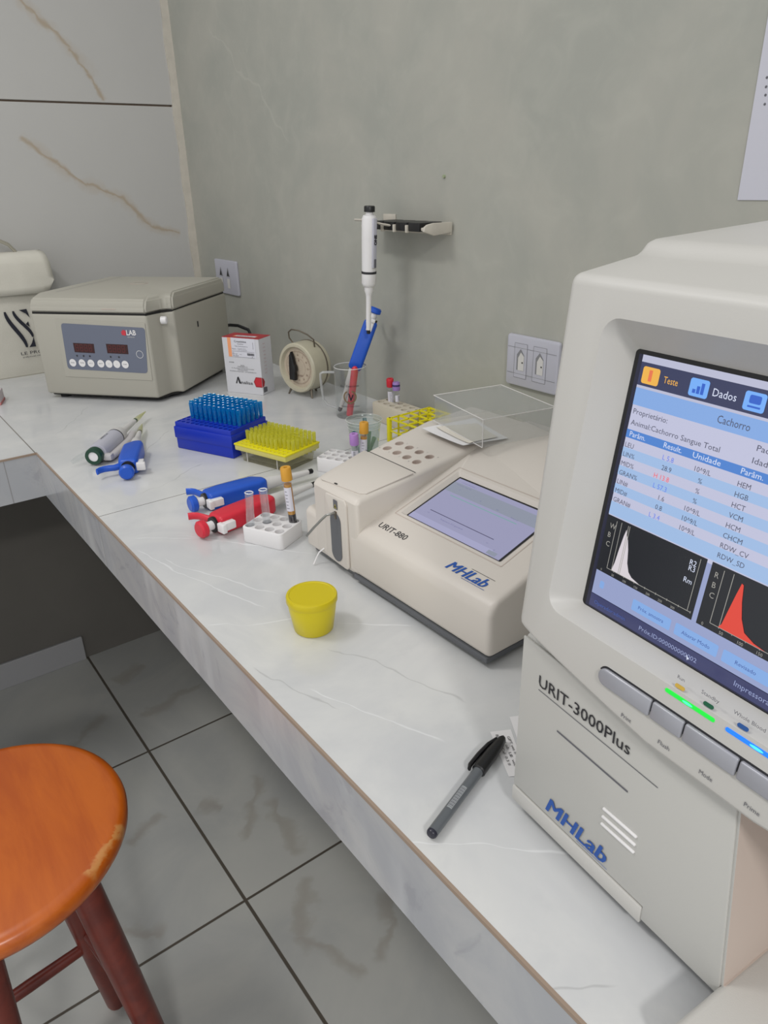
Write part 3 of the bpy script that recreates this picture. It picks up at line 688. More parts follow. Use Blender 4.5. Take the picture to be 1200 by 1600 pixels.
    lid = MB().poly([(.0400, .0075), (.044, .0060), (.118, .0145), (.1255, .0200), (.1290, .0960), (.0160, .0990), (.0345, .0120)], .0016, M['warm'], TM, .0005, 2); lid.build('module_lid', t, 30)
    MB().disc(.0715, .0105, .0038, M['black'], TM, .0018, 14, .0016).build('lid_latch', t, 0)
    # probe face
    F = XZ((0, -.0002, 0))
    fp = MB()
    fp.poly([(.0625, .018), (.1075, .015), (.1120, .020), (.1120, .110), (.1080, .1165), (.0660, .1145), (.0625, .110)], .0035, M['warm'], XZ((0, 0, 0)), .0025, 3); pc = fp.build('probe_cover', t, 30)
    F = XZ((0, -.0038, 0))
    pts = [(.0870 + .0120 * math.cos(R(a)) * (1 if a < 90 or a > 270 else 1), (.0795 if a <= 180 else .0345) + .0135 * math.sin(R(a))) for a in range(0, 360, 12)]
    MB().poly(pts, .0006, M['skirt'], F, .0002, 1).build('finger_recess', pc, 30)
    wl = MB().rect(.0845, .0985, .0935, .1115, M['inkg'], F, .0005); wl.add([(.0858, .1000, .0007), (.0922, .1000, .0007), (.0890, .1060, .0007)], [[0, 1, 2]], mat('warning_yellow', (196, 180, 60), .5), F)
    wl.add([(.0868, .1008, .0009), (.0912, .1008, .0009), (.0890, .1045, .0009)], [[0, 1, 2]], M['ink'], F)
    wl.build('warning_label', pc, 0)
    pp = MB().tube([(.0885, .004, .0930), (.0885, -.012, .0935), (.0855, -.016, .0925), (.0800, -.0210, .0850), (.0700, -.0270, .0720), (.0600, -.0330, .0580)], .0016, M['steel'], 10)
    pp.box((.0862, -.0055, .0845), (.0908, -.003, .0950), M['bronze'], .0008); pp.build('aspiration_probe', t)
    MB().tube([(.050, .004, .026), (.045, -.006, .0180), (.0425, -.010, .009), (.0445, -.016, .0020)], .0011, M['white'], 8).build('drain_tube', t)
    # lower side shell and grey skirt
    sh = MB().poly([(-.001, .0125), (-.001, .066), (.004, .072), (.30, .080), (.30, .0125)], .115, M['warm'], YZx((.0035, .002, 0)), .006, 4, 28); sh.build('side_shell', t, 30)
    sk = MB().box((.014, .006, .0055), (WX - .008, DY - .01, .0145), M['skirt'], .003, 2)
    sk.box((.118, -.0005, .0065), (WX - .003, DY - .003, .0140), M['skirt'], .002, 2); sk.build('base_skirt', t, 30)
    for x in (.040, .330):
        for y in (.03, .30): MB().rod((x, y, 0), (x, y, .007), .011, .011, M['blackm'], 16).build('foot', t)
build_small()

# ------------------------------------------------------------------ clear cover and papers on the chemistry analyser
def build_cover():
    t = thing('acrylic_cover', 'clear acrylic box cover lying on the back of the low analyser', 'cover', (0.686, 0.799, CT + .1550), 12)
    m_ = MB(); X, Y, Z, w_ = .137, .118, .0390, .0014
    out = rr_pts(0, 0, X, Y, .004, 4); inn = rr_pts(w_, w_, X - w_, Y - w_, .0028, 4); n = len(out)
    vs = [(x, y, 0) for x, y in out] + [(x, y, Z) for x, y in out] + [(x, y, Z - w_) for x, y in inn] + [(x, y, 0) for x, y in inn]
    fs = [[i, (i + 1) % n, n + (i + 1) % n, n + i] for i in range(n)] + [[n + i for i in range(n)]] + [[2 * n + i for i in range(n)][::-1]] + [[2 * n + i, 2 * n + (i + 1) % n, 3 * n + (i + 1) % n, 3 * n + i] for i in range(n)] + [[3 * n + i, 3 * n + (i + 1) % n, (i + 1) % n, i] for i in range(n)]
    m_.add(vs, fs, M['cover']); m_.build('cover_shell', t, 30)
    g = MB()
    for a, b in (((0, 0, Z), (X, 0, Z)), ((X, 0, Z), (X, Y, Z)), ((0, 0, Z), (0, Y, Z)), ((0, Y, Z), (X, Y, Z)), ((0, 0, 0), (X, 0, 0)), ((X, 0, 0), (X, 0, Z))):
        g.tube([a, b], .0007, M['offwhite'], 6)
    g.build('polished_edge', t)
build_cover()
def paper(name, label, pts, z, mt, group=None, th=.0003, marks=None, curl=0.0):
    m_ = MB(); T = XY((0, 0, z)); nx = 8; a, b, c, d = [Vector(p) for p in pts]
    vs = []; 
    for j in range(nx + 1):
        for i in range(nx + 1):
            u, v = i / nx, j / nx; p = (a * (1 - u) + b * u) * (1 - v) + (d * (1 - u) + c * u) * v
            vs.append((p.x, p.y, curl * (abs(u - .5) * 2) ** 3 + curl * .3 * math.sin(v * 5) * u + curl * .3))
    k = (nx + 1) ** 2; vs += [(x, y, zz + th) for x, y, zz in vs]
    q = lambda o, i, j: o + j * (nx + 1) + i
    fs = []
    for j in range(nx):
        for i in range(nx):
            fs.append([q(0, i, j), q(0, i, j + 1), q(0, i + 1, j + 1), q(0, i + 1, j)]); fs.append([q(k, i, j), q(k, i + 1, j), q(k, i + 1, j + 1), q(k, i, j + 1)])
    m_.add(vs, fs, mt, T)
    o = m_.build(name, None, 60, recalc=False); tag(o, label, 'paper', group); return o, T
paper('paper_sheet', 'larger folded paper sheet trapped under the clear cover', [(.6515, .785), (.6460, .690), (.715, .672), (.742, .770)], CT + .1523, M['paper'], curl=.0012)
paper('paper_sheet', 'small curled yellowed paper lying over the sheet under the clear cover', [(.668, .772), (.655, .688), (.705, .683), (.725, .745)], CT + .1535, mat('aged_paper', (214, 208, 196), .7), curl=.0016)

# ------------------------------------------------------------------ centrifuge
def build_centrifuge():
    t = thing('centrifuge', 'putty-coloured benchtop centrifuge with a slate control panel', 'centrifuge', (0.392, 1.949, CT), -40)
    c = M['cent']
    plan = lambda g: [(g, g * .6), (.308 - g * .3, -.0 + g * .6), (.320, .050), (.330, .060), (.345 - g, .063 + g * .5), (.345 - g, .36 - g), (g, .36 - g)]
    b = MB().poly(plan(0.0), .198, c, XY((0, 0, .012)), .006, 3, 30); b.build('body', t, 30)
    MB().poly(plan(.004), .005, M['gap'], XY((0, 0, .2085)), 0).build('lid_gasket', t, 0)
    # lid: front edge rolls over
    lid = bmesh.new()
    base = plan(.0); topo = [(.004, .040), (.300, .040), (.312, .075), (.322, .085), (.338, .088), (.340, .352), (.005, .352)]
    mid = [(.001, .010), (.306, .010), (.318, .056), (.328, .066), (.343, .069), (.344, .358), (.001, .358)]
    lv = [[lid.verts.new((x, y, z)) for x, y in pl] for pl, z in ((base, .2125), (base, .226), (mid, .243), (topo, .2525))]
    k = 7
    lid.faces.new(lv[0][::-1]); lid.faces.new(lv[-1])
    for j in range(3):
        for i in range(k): lid.faces.new((lv[j][i], lv[j][(i + 1) % k], lv[j + 1][(i + 1) % k], lv[j + 1][i]))
    bmesh.ops.recalc_face_normals(lid, faces=lid.faces[:])
    bmesh.ops.bevel(lid, geom=[e for e in lid.edges if e.calc_face_angle(0) > R(20)], offset=.004, segments=3, affect='EDGES')
    MB().addbm(lid, c).build('lid', t, 40)
    d = MB(); d.lathe([(.0, .0006), (.020, .0006), (.022, 0)], M['cent'], XY((.175, .215, .2525)), 32); d.lathe([(.0205, .0008), (.0215, .0012), (.0225, .0003)], M['tan'], XY((.175, .215, .2525)), 32, closed=True); d.build('sight_port', t, 40)
    sl = MB(); sl.line((.045, .052), (.045, .345), .0012, M['inkg'], XY((0, 0, .2527)), .0002); sl.build('lid_seam', t, 0)
    MB().box((.195, -.0008, .2215), (.232, .0006, .2235), M['tan'], .0006).build('lid_groove', t)
    # panel plate: slight raised border and slate film
    P = XZ((0, -.0006, 0))
    MB().poly([(.062, .058), (.300, .056), (.3035, .192), (.066, .198)], .0008, c, P, .0004, 1).build('panel_border', t, 0)
    p = MB(); q = []
    cs = [(.074, .0775), (.2905, .0735), (.302, .1815), (.080, .1885)]
    pts = []
    for i in range(4):
        a = Vector(cs[i - 1]); b_ = Vector(cs[i]); c_ = Vector(cs[(i + 1) % 4]); r = .009
        p0 = b_ + (a - b_).normalized() * r; p1 = b_ + (c_ - b_).normalized() * r
        for s_ in range(7):
            u = s_ / 6; pts.append(tuple(p0 * (1 - u) ** 2 + b_ * 2 * u * (1 - u) + p1 * u * u))
    p.poly(pts, .0007, M['panelblue'], XZ((0, -.0013, 0))); cp = p.build('control_panel', t, 0)
    F = XZ((0, -.0023, 0))
    for i, (x0, x1) in enumerate(((.1030, .1580), (.1920, .2480))):
        m_ = MB(); m_.add([(x0, .1195, 0), (x1, .1185, 0), (x1 + .0012, .1410, 0), (x0 + .0, .1420, 0)], [[0, 1, 2, 3]], M['led'], F)
        for k_ in range(4):
            xx = x0 + .0055 + k_ * .0120
            for (u0, v0, u1, v1) in ((0, 0, .007, 0), (0, .0075, .007, .0075), (0, .015, .007, .015), (0, 0, 0, .0075), (0, .0075, 0, .015), (.007, 0, .007, .0075), (.007, .0075, .007, .015)):
                m_.line((xx + u0, .1232 + v0), (xx + u1, .1232 + v1 + 1e-6), .0012, M['ledred'], F, .0003)
        tag(m_.build('display', cp, 0), 'dark red digit window', None)
    for i, x in enumerate((.0920, .1175, .1420, .1690, .1910, .2120, .2345)):
        b_ = MB(); b_.disc(x, .0935, .0093, M['white'], F, .0004, 24); b_.text(['SPEED', 'TIME', 'ACC', 'SET', '+', '-', 'START'][i], x, .0925, .0026, M['inkg'], F, .011 if i not in (4, 5) else .003, .0006, 'CENTER'); b_.build('button', cp, 0)
    k_ = MB()
    for x in (.1075, .1255, .1425, .199, .221): MB().disc(x, .1110, .0022, M['ink'], F, .0004, 12).build('status_dot', cp, 0)
    n = 28
    for r0, r1 in ((.0082, .0092),):
        k_.add([(.2780 + r * math.cos(2 * math.pi * i / n), .1190 + r * math.sin(2 * math.pi * i / n), .0004) for r in (r0, r1) for i in range(n)], [[i, (i + 1) % n, n + (i + 1) % n, n + i] for i in range(n)], M['white'], F)
    k_.build('open_mark', cp, 0)
    lg = MB(); lg.poly([(.2395, .1640), (.2500, .1625), (.2510, .1740), (.2440, .1760), (.2385, .1710)], 0, mat('logo_red', (196, 52, 66), .5), XZ((0, -.0027, 0))); lg.text('LAB', .2520, .1640, .0118, M['white'], F, .0250, .0005, bold=.02); lg.text('CENTRIFUGA', .2530, .1580, .0028, M['offwhite'], F, .0190, .0005); lg.build('logo', cp, 0)
    MB().lathe([(.009, 0), (.009, .012), (.007, .014), (0, .014)], M['white'], frameT((.3255, .036, .193), (0, 0, 1), (.2, -1, 0)), 20).build('side_knob', t)
    MB().box((.3452, .175, .152), (.3462, .181, .166), M['ink'], .0004).build('vent_mark', t)
    for x, y in ((.03, .03), (.30, .10), (.03, .33), (.31, .33)): MB().rod((x, y, 0), (x, y, .013), .013, .013, M['blackm'], 16).build('foot', t)
    MB().poly(plan(.012), .004, M['gap'], XY((0, 0, .0085)), 0).build('base_plate', t, 0)
    MB().tube([(.334, .362, .120), (.336, .385, .118), (.350, .410, .112), (.378, .415, .100), (.398, .395, .078), (.404, .372, .045), (.400, .352, .012), (.398, .30, .005), (.405, .24, .0045), (.402, .2, .0045)], .0045, M['black'], 10).build('power_cord', t)
build_centrifuge()

# ------------------------------------------------------------------ canvas bag against the tiled wall
def build_bag():
    t = thing('canvas_bag', 'off-white canvas satchel with flap, leaning by the tiled wall left of the centrifuge', 'bag', (0.20, 2.245, CT), rot=(0, 0, 0))
    bm = bmesh.new(); nx, nz = 12, 12; W, H, Dp = .312, .275, .072
    def sec(z):
        u = z / H; return .0 + .012 * math.sin(u * 3), Dp * (.85 + .2 * math.sin(u * 3.1))
    vs = []; fs = []
    m_ = MB(); rings = []
    for j in range(nz + 1):
        z = H * j / nz; bulge = .010 * math.sin(math.pi * j / nz); dd = Dp * (1 - .25 * (j / nz))
        w2 = W - .006 * math.sin(math.pi * j / nz)
        pts = rr_pts(0 + (W - w2) / 2, -bulge, w2, dd, .022, 5)
        rings.append([(x, y, z) for x, y in pts])
    n = len(rings[0]); vs = [v for r in rings for v in r]
    for j in range(nz):
        for i in range(n): fs.append([j * n + i, j * n + (i + 1) % n, (j + 1) * n + (i + 1) % n, (j + 1) * n + i])
    fs.append(list(range(n))[::-1]); fs.append([nz * n + i for i in range(n)])
    m_.add(vs, fs, M['bag']); m_.build('pouch', t, 50)
    # flap hangs over the front, rounded lower corners
    fl = MB(); prof = [(.080, .250), (.078, .305), (.066, .320), (.036, .325), (-.004, .323), (-.016, .314), (-.0205, .298), (-.021, .262), (-.0215, .240), (-.0215, .222)]
    x0, x1 = -.010, .326
    vs = []; fs = []
    nn = 20
    for y, z in prof:
        for i in range(nn + 1):
            u = i / nn; x = x0 + (x1 - x0) * u; e = min(u, 1 - u) * (x1 - x0)
            zz = z; xx = x
            if z <= .245:
                lift = max(0, .030 - e); zz = z + (lift * lift) / .030 * (1 if z < .23 else .35)
            if z >= .29: xx = .158 + (x - .158) * (1 - (z - .29) * 1.6)
            vs.append((xx, y - .003 * math.sin(u * 9), zz))
    k = nn + 1
    for j in range(len(prof) - 1):
        for i in range(nn): fs.append([j * k + i, j * k + i + 1, (j + 1) * k + i + 1, (j + 1) * k + i])
    fl.add(vs, fs, M['bag']); f = fl.build('flap', t, 60)
    sm = f.modifiers.new('s', 'SOLIDIFY'); sm.thickness = .006; sm.offset = 0
    MB().tube([(.085, .030, .315), (.095, .032, .345), (.125, .033, .366), (.165, .033, .372), (.210, .033, .364), (.242, .032, .346), (.262, .03, .318)], .004, M['strap'], 10, rx=.012, up=(0, 0, 1)).build('handle', t)
    st = MB(); T = XZ((0, -.0125, 0)); st.line((0.0, .004), (.306, .004), .0025, M['strap'], T, .004); st.build('bottom_seam', t, 0)
    L = MB(); nv = M['navy']; T = XZ((0, -.0130, 0))
    def swash(x, z0, z1, wv):
        a = []; b = []
        for i in range(13):
            u = i / 12; s_ = u * u * (3 - 2 * u); cx = x + .036 * s_; zz = z1 + (z0 - z1) * u; ww = wv * math.sin(math.pi * min(1, max(0, .08 + u * .84))) ** .6
            a.append((cx - ww / 2, zz)); b.append((cx + ww / 2, zz))
        return a + b[::-1]
    for (x, z0, z1, wv) in ((.186, .080, .180, .012), (.207, .106, .180, .011)):
        p = swash(x, z0, z1, wv); n_ = 13
        L.add([(q[0], q[1], .0006) for q in p], [[i, i + 1, 2 * n_ - 2 - i, 2 * n_ - 1 - i] for i in range(n_ - 1)], nv, T)
    L.add([(.222, .181, .0006), (.242, .182, .0006), (.2455, .158, .0006), (.238, .170, .0006)], [[0, 1, 2, 3]], nv, T)
    L.add([(.232, .142, .0006), (.2395, .149, .0006), (.2405, .134, .0006)], [[0, 1, 2]], nv, T)
    L.add([(.228, .079, .0006), (.2455, .079, .0006), (.2445, .106, .0006), (.237, .090, .0006)], [[0, 1, 2, 3]], nv, T)
    L.text('LE PRO', .203, .0600, .0085, nv, T, .058, .0006); L.text('professional makeup', .206, .0520, .0042, nv, T, .058, .0006)
    L.build('printed_logo', t, 0, recalc=False)
build_bag()

# box at the left edge
t = thing('small_carton', 'corner of a small white and pink carton at the far left edge of the counter', 'box', (0.190, 2.085, CT), 4)
MB().box((-.10, 0, 0), (.042, .06, .030), mat('pinkish_white', (206, 196, 198), .6), .002).build('carton', t)
MB().box((-.101, -.0006, .0), (.043, .061, .006), mat('carton_pink', (190, 120, 120), .6), .001).build('base_band', t)
t.location = (0.243, 1.975, CT); t.rotation_euler = (0, 0, R(-20)); 

# ------------------------------------------------------------------ reagent carton
def build_carton():
    t = thing('reagent_carton', 'white upright reagent carton with a dark red top and red hexagon', 'box', (0.765, 1.697, CT), -29)
    W, D_, H = .107, .055, .139
    MB().box((0, 0, 0), (W, D_, H), M['carton'], .0008, 1).build('carton', t)
    MB().box((-.0003, -.0003, H - .0004), (W + .0003, D_ + .0003, H + .0006), M['dred'], .0004, 1).build('red_top', t)
    F = XZ((0, -.0003, 0)); TP = XY((0, 0, H + .0007)); m_ = MB()
    m_.rect(.024, .012, .090, .026, M['orange'], TP, .0003); m_.rect(.030, .013, .088, .025, M['label'], TP, .0005); m_.text('CREATININA', .034, .016, .004, M['ink'], TP, .046, .0008)
    m_.rect(.0165, .092, .0965, H, mat('label_film', (214, 214, 222), .5), F, .0003)
    m_.rect(.0165, .092, .0265, H, M['orange'], F, .0006)
    I = M['ink']; G = M['inkg']
    tx = lambda s, x, y, h, w_, mt=I, al='LEFT': m_.text(s, x, y, h, mt, F, w_, .0010, al)
    tx('Creatinina', .0365, .1285, .0050, .0350); tx('Cinética', .0450, .1235, .0026, .0180, G); tx('Test Colorimétrico', .0370, .1180, .0024, .0380, G)
    tx('Reagentes', .0285, .1110, .0024, .0120, G); tx('Conservar entre', .0450, .1125, .0020, .024, G); tx('15-25 C Ver instruções', .0450, .1090, .0020, .027, G)
    m_.line((.0280, .1065), (.0930, .1065), .0005, G, F, .0010); m_.line((.0905, .1140), (.0905, .1300), .0006, G, F, .0010)
    tx('LOT', .0285, .1020, .0020, .005, G); tx('REF 335', .0285, .0985, .0022, .014); tx('VAL 06/24', .0285, .0945, .0022, .017); tx('M.S.', .0500, .0980, .0020, .006, G)
    for i in range(14): m_.line((.0720 + i * .0015, .0975), (.0720 + i * .0015, .1035), .0004 + .0004 * ((i * 7) % 3), I, F, .0010)
    m_.line((.0280, .0925), (.0930, .0925), .0004, G, F, .0010); m_.line((.0860, .0932), (.0860, .0955), .0010, I, F, .0010)
    tx('ANVISA', .0150, .0765, .0030, .0150)
    for s, y, w_ in (('ANALISA', .0705, .0120), ('GOLD ANALISA DIAGNÓSTICA LTDA', .0670, .0300), ('Av. Nossa Senhora de Fátima Belo Horizonte', .0628, .0660), ('CNPJ Indústria Brasileira', .0590, .0300), ('Farmacêutico Responsável   www.goldanalisa.com', .0550, .0780)): tx(s, .0540, y, .0024, w_, I, 'CENTER')
    m_.add([(.0290, .0250, .001), (.0325, .0250, .001), (.0365, .0395, .001), (.0350, .0405, .001)], [[0, 1, 2, 3]], I, F); m_.add([(.0345, .0405, .001), (.0385, .0425, .001), (.0450, .0250, .001), (.0395, .0250, .001)], [[0, 1, 2, 3]], I, F)
    tx('nalisa', .0455, .0250, .0080, .0340)
    m_.poly([(.0830, .0330), (.0900, .0450), (.1068, .0450), (.1068, .0200), (.0880, .0200)], 0, M['dred'], XZ((0, -.0010, 0)))
    m_.poly([(.0860, .0330), (.0915, .0430), (.1068, .0430), (.1068, .0225), (.0900, .0225)], 0, mat('hexagon_red', (196, 40, 52), .5), XZ((0, -.0014, 0)))
    F2 = YZx((W + .0003, 0, 0))
    m_.poly([(.0, .020), (.0, .045), (.008, .040), (.012, .032), (.008, .022)], 0, M['dred'], F2); m_.poly([(.004, .006), (.020, .006), (.020, .018), (.004, .020)], 0, M['inkg'], F2)
    for i in range(9): m_.text('Analisa', .016, .124 - i * .009, .003, mat('faint_red', (190, 150, 155), .6), F2, .010, .0004)
    m_.build('printing', t, 0, recalc=False)
build_carton()

# ------------------------------------------------------------------ timer clock
def build_clock():
    t = thing('timer_clock', 'round cream metal timer clock with one black hand and wire handle', 'clock', (0.886, 1.537, CT), -15)
    Zc = .071; r = .0605
    T = frameT((0, 0, Zc), (1, 0, 0), (0, 0, 1))   # local z = toward room (-Y)
    c = M['cream']
    MB().lathe([(.0, -.058), (.050, -.058), (.058, -.052), (r, -.044), (r, .0), (r, .006), (.058, .0095), (.052, .0095), (.0495, .003), (.0485, .001)], c, T, 56).build('case', t, 30)
    MB().lathe([(.0590, -.041), (.0618, -.039), (.0618, -.036), (.0590, -.034)], M['bronze'], T, 56).build('rear_band', t, 40)
    d = MB(); d.lathe([(0, .0012), (.0492, .0012), (.0492, .0008)], M['dial'], T, 48)
    d.build('dial', t, 30)
    k = MB(); n = 60
    for r0, r1 in ((.0400, .0405), (.0225, .0229)):
        k.add([(q * math.cos(2 * math.pi * i / n), q * math.sin(2 * math.pi * i / n), .0016) for q in (r0, r1) for i in range(n)], [[i, (i + 1) % n, n + (i + 1) % n, n + i] for i in range(n)], M['dialink'], T)
    for i in range(60):
        a = 2 * math.pi * i / 60; r0 = .0370 if i % 5 else .0350
        k.line((r0 * math.cos(a), r0 * math.sin(a)), (.0400 * math.cos(a), .0400 * math.sin(a)), .0005, M['dialink'], T, .0016)
    for i in range(12):
        a = math.pi / 2 - 2 * math.pi * i / 12; k.text(str(i * 5 if i else 60), .0310 * math.cos(a), .0310 * math.sin(a) - .0022, .0044, M['dialink'], T, None, .0016, 'CENTER')
    k.text('k', 0.003, .0150, .008, M['dialink'], T, .005, .0016, 'CENTER'); k.text('HERWEG', .002, -.0210, .0042, M['dialink'], T, .022, .0016, 'CENTER')
    k.build('dial_markings', t, 0, recalc=False)
    h = MB(); h.poly([(-.0115, -.0310), (.0075, -.0310), (.0075, -.0120), (.0110, -.0060), (.0100, .0040), (.0060, .0090), (.0020, .0260), (-.0025, .0390), (-.0080, .0290), (-.0105, .0100)], .010, M['black'], T @ XY((-.010, .001, .004)) , .0015, 2)
    h.build('hand', t)
    ha = MB(); ha.tube([(-.024, .010, Zc + .055), (-.032, .006, Zc + .068), (-.030, .003, Zc + .082), (-.018, .002, Zc + .090), (.004, .004, Zc + .089), (.024, .012, Zc + .080), (.036, .020, Zc + .068), (.034, .024, Zc + .050)], .0019, M['bronze'], 8); ha.build('wire_handle', t)
    for sx in (-1, 1):
        MB().rod((sx * .030, -.004 + .010, Zc - .048), (sx * .040, -.002, 0), .0040, .0020, M['bronze'], 10).build('leg', t)
    MB().rod((0, .050, Zc - .054), (0, .056, 0), .0040, .0025, M['bronze'], 10).build('leg', t)
    for z in (.019, -.011): MB().rod((-.058, .030, Zc + z), (-.071, .032, Zc + z), .0045, .0055, M['black'], 12).build('winding_key', t)
build_clock()

# ------------------------------------------------------------------ pipettes
def pipette(name, label, loc, yaw_dir, color, tipmat=None, style='hook', roll=0.0, ejector='white', rot=None):
    """local +X runs from plunger to tip; +Y carries the finger hook"""
    o = thing(name, label, 'pipette', loc, rot=rot or (roll, 0, R(yaw_dir)))
    A = lambda x, y=0, z=0: frameT((x, y, z), (0, 1, 0), (0, 0, 1))  # local z = +X
    MB().lathe([(0, 0), (.0105, 0), (.0135, .003), (.0135, .011), (.011, .013), (.0, .013)], color, A(0), 24).build('plunger_knob', o)
    MB().lathe([(.0072, .012), (.0072, .028)], M['white'], A(0), 20).build('plunger_sleeve', o)
    MB().lathe([(.0125, .026), (.0125, .031), (.0080, .031)], M['black'], A(0), 24).build('collar', o)
    b = MB(); b.poly([(.030, -.0175), (.132, -.0195), (.145, -.0150), (.145, .0010), (.128, .0190), (.060, .0195), (.030, .0165)], .030, color, XY((0, 0, -.0150)), .0068, 4, 12)
    gp = b.build('grip', o, 40)
    hk = MB().tube([(.048, .008, 0), (.041, .016, .0), (.035, .024, .0), (.032, .033, .001), (.030, .042, .001), (.025, .049, .001), (.018, .053, .001)], [.012, .0085, .0050, .0038, .0034, .0030, .0022], color, 12, rx=.0060, up=(1, 0, 0)); hk.build('finger_hook', gp)
    e = MB(); e.box((.024, -.0310, -.006), (.032, -.0150, .0085), M['white'], .0015); e.box((.028, -.0270, -.005), (.052, -.0160, .0075), M['white'], .0015); e.build('ejector_button', gp)
    MB().lathe([(.0120, .140), (.0112, .152), (.0102, .168), (.0094, .180), (.0072, .184), (.0060, .205), (.0050, .228), (.0042, .240)], M['offwhite'], A(0), 20).build('shaft', o)
    MB().lathe([(.0046, .2380), (.0046, .2460), (.0030, .2480), (0, .2480)], M['black'], A(0), 16).build('nozzle_tip', o)
    if tipmat: MB().lathe([(.0056, .240), (.0048, .262), (.0012, .296), (.0006, .296), (.0040, .262), (.0050, .241)], tipmat, A(0), 14).build('fitted_tip', o)
    return o
pipette('pipette', 'blue pipette lying beyond the red one, tip pointing at the low analyser', (0.3850, 1.0515, CT + .0157), -0.4, M['blue']).scale = (.94, 1, 1)
pipette('pipette', 'red pipette lying beside the white test tube rack', (0.3570, 0.9527, CT + .0157), 10.4, M['red']).scale = (.955, 1, 1)
pipette('pipette', 'blue pipette lying at far left next to the white green-capped one', (0.3535, 1.2575, CT + .0157), 64.6, M['blue'], M['tippale'])

def white_pipette():
    o = thing('pipette', 'white pipette with dark green plunger ring lying in front of the centrifuge', 'pipette', (0.3310, 1.3760, CT + .0186), rot=(0, 0, R(50.6))); o.scale = (1.12, 1, 1)
    A = frameT((0, 0, 0), (0, 1, 0), (0, 0, 1))
    MB().lathe([(.0095, 0), (.0155, 0), (.0165, .003), (.0165, .012), (.014, .015), (.0095, .015)], M['green'], A, 28, closed=True).build('plunger_ring', o)
    MB().lathe([(0, .0015), (.0098, .0015), (.0098, .030)], M['white'], A, 24).build('plunger_knob', o)
    MB().lathe([(.0110, .018), (.0175, .020), (.0182, .030), (.0182, .098)], M['socket'], A, 28).build('grip', o)
    MB().lathe([(.0184, .098), (.0184, .101)], M['ink'], A, 28).build('ring_band', o)
    MB().lathe([(.0180, .101), (.0172, .116), (.0145, .124), (.0090, .127), (.0068, .150), (.0048, .200)], M['offwhite'], A, 24).build('shaft', o)
    MB().lathe([(.0050, .199), (.0050, .205), (.0035, .207)], M['green'], A, 16).build('nozzle_tip', o)
    MB().lathe([(.0056, .203), (.0048, .225), (.0013, .262), (.0007, .262), (.0040, .225)], M['tippale'], A, 14).build('fitted_tip', o)
    MB().tube([(.022, -.0220, -.0095), (.040, -.0235, -.0095), (.105, -.0225, -.0095), (.150, -.0150, -.0095)], .0068, M['pgrey'], 12, rx=.0085).build('ejector_bar', o)
    MB().box((.010, -.030, -.0125), (.024, -.0130, .000), M['pgrey'], .003).build('ejector_button', o)
    MB().tube([(.030, .012, .0), (.018, .022, -.002), (.006, .033, -.005), (-.004, .041, -.009)], [.007, .007, .006, .004], M['clear'], 10).build('finger_hook', o)
    T = frameT((0, 0, .0184), (1, 0, 0), (0, 1, 0)); x = MB().text('PIPETA', .046, .000, .004, M['ink'], T, .030, .0006, bold=.01); x.build('lettering', o, 0)
white_pipette()

def hanging_pipette():
    p0 = Vector((.910, 1.2570, CT + .4382)); p1 = Vector((.908, 1.2715, CT + .1854)); d = (p1 - p0).normalized()
    o = thing('pipette', 'slim white pipette hanging upright from the wall rack', 'pipette', p0, rot=(0, 0, 0))
    o.scale = (.98, .98, .98)
    T = Matrix.Identity(4); zz = d; xx = Vector((.8, -.6, 0)); xx = (xx - zz * xx.dot(zz)).normalized(); yy = zz.cross(xx)
    T = Matrix((xx, yy, zz)).transposed().to_4x4()
    MB().lathe([(0, 0), (.0100, 0), (.0110, .0015), (.0110, .011)], M['black'], T, 24).build('plunger_knob', o)
    MB().lathe([(.0075, .009), (.0075, .016), (.0130, .018), (.0155, .024), (.0157, .060), (.0148, .126)], M['white'], T, 28).build('grip', o)
    MB().lathe([(.0158, .126), (.0158, .1305)], M['ink'], T, 28).build('ring_band', o)
    MB().lathe([(.0152, .1305), (.0152, .150), (.0125, .156), (.0092, .158), (.0092, .166), (.0068, .172), (.0058, .178), (.0055, .225), (.0048, .248)], M['white'], T, 24).build('shaft', o)
    MB().lathe([(.0040, .2475), (.0040, .2560), (.0, .2570)], M['black'], T, 14).build('nozzle_tip', o)
    # ejector bar facing the camera side, with lettering
    f = T @ Matrix.Rotation(R(140), 4, 'Z')
    e = MB(); e.box((-.0050, -.0195, .022), (.0050, -.0140, .118), M['socket'], .002, T=f); e.build('ejector_bar', o)
    F = f @ frameT((0, -.0197, 0), (0, 0, -1), (1, 0, 0))
    l = MB(); l.text('ONE', -.0730, -.0032, .0062, M['ink'], F, .0200, .0008, bold=.05)
    l.rect(-.117, -.0026, -.100, .0026, M['inkg'], F, .0006); l.build('lettering', o, 0)
hanging_pipette()

def mug_pipette():
    a = Vector((.957, 1.308, CT + .2315)); b = Vector((.8686, 1.3388, CT + .010)); d = (b - a).normalized()
    q = d.to_track_quat('X', 'Z')
    o = pipette('pipette', 'blue pipette standing tip-down in the clear handled mug', a, 0, M['blue'])
    o.scale = (.972, 1, 1)
    o.rotation_euler = (q.to_matrix() @ Matrix.Rotation(R(200), 3, 'X')).to_euler()
mug_pipette()

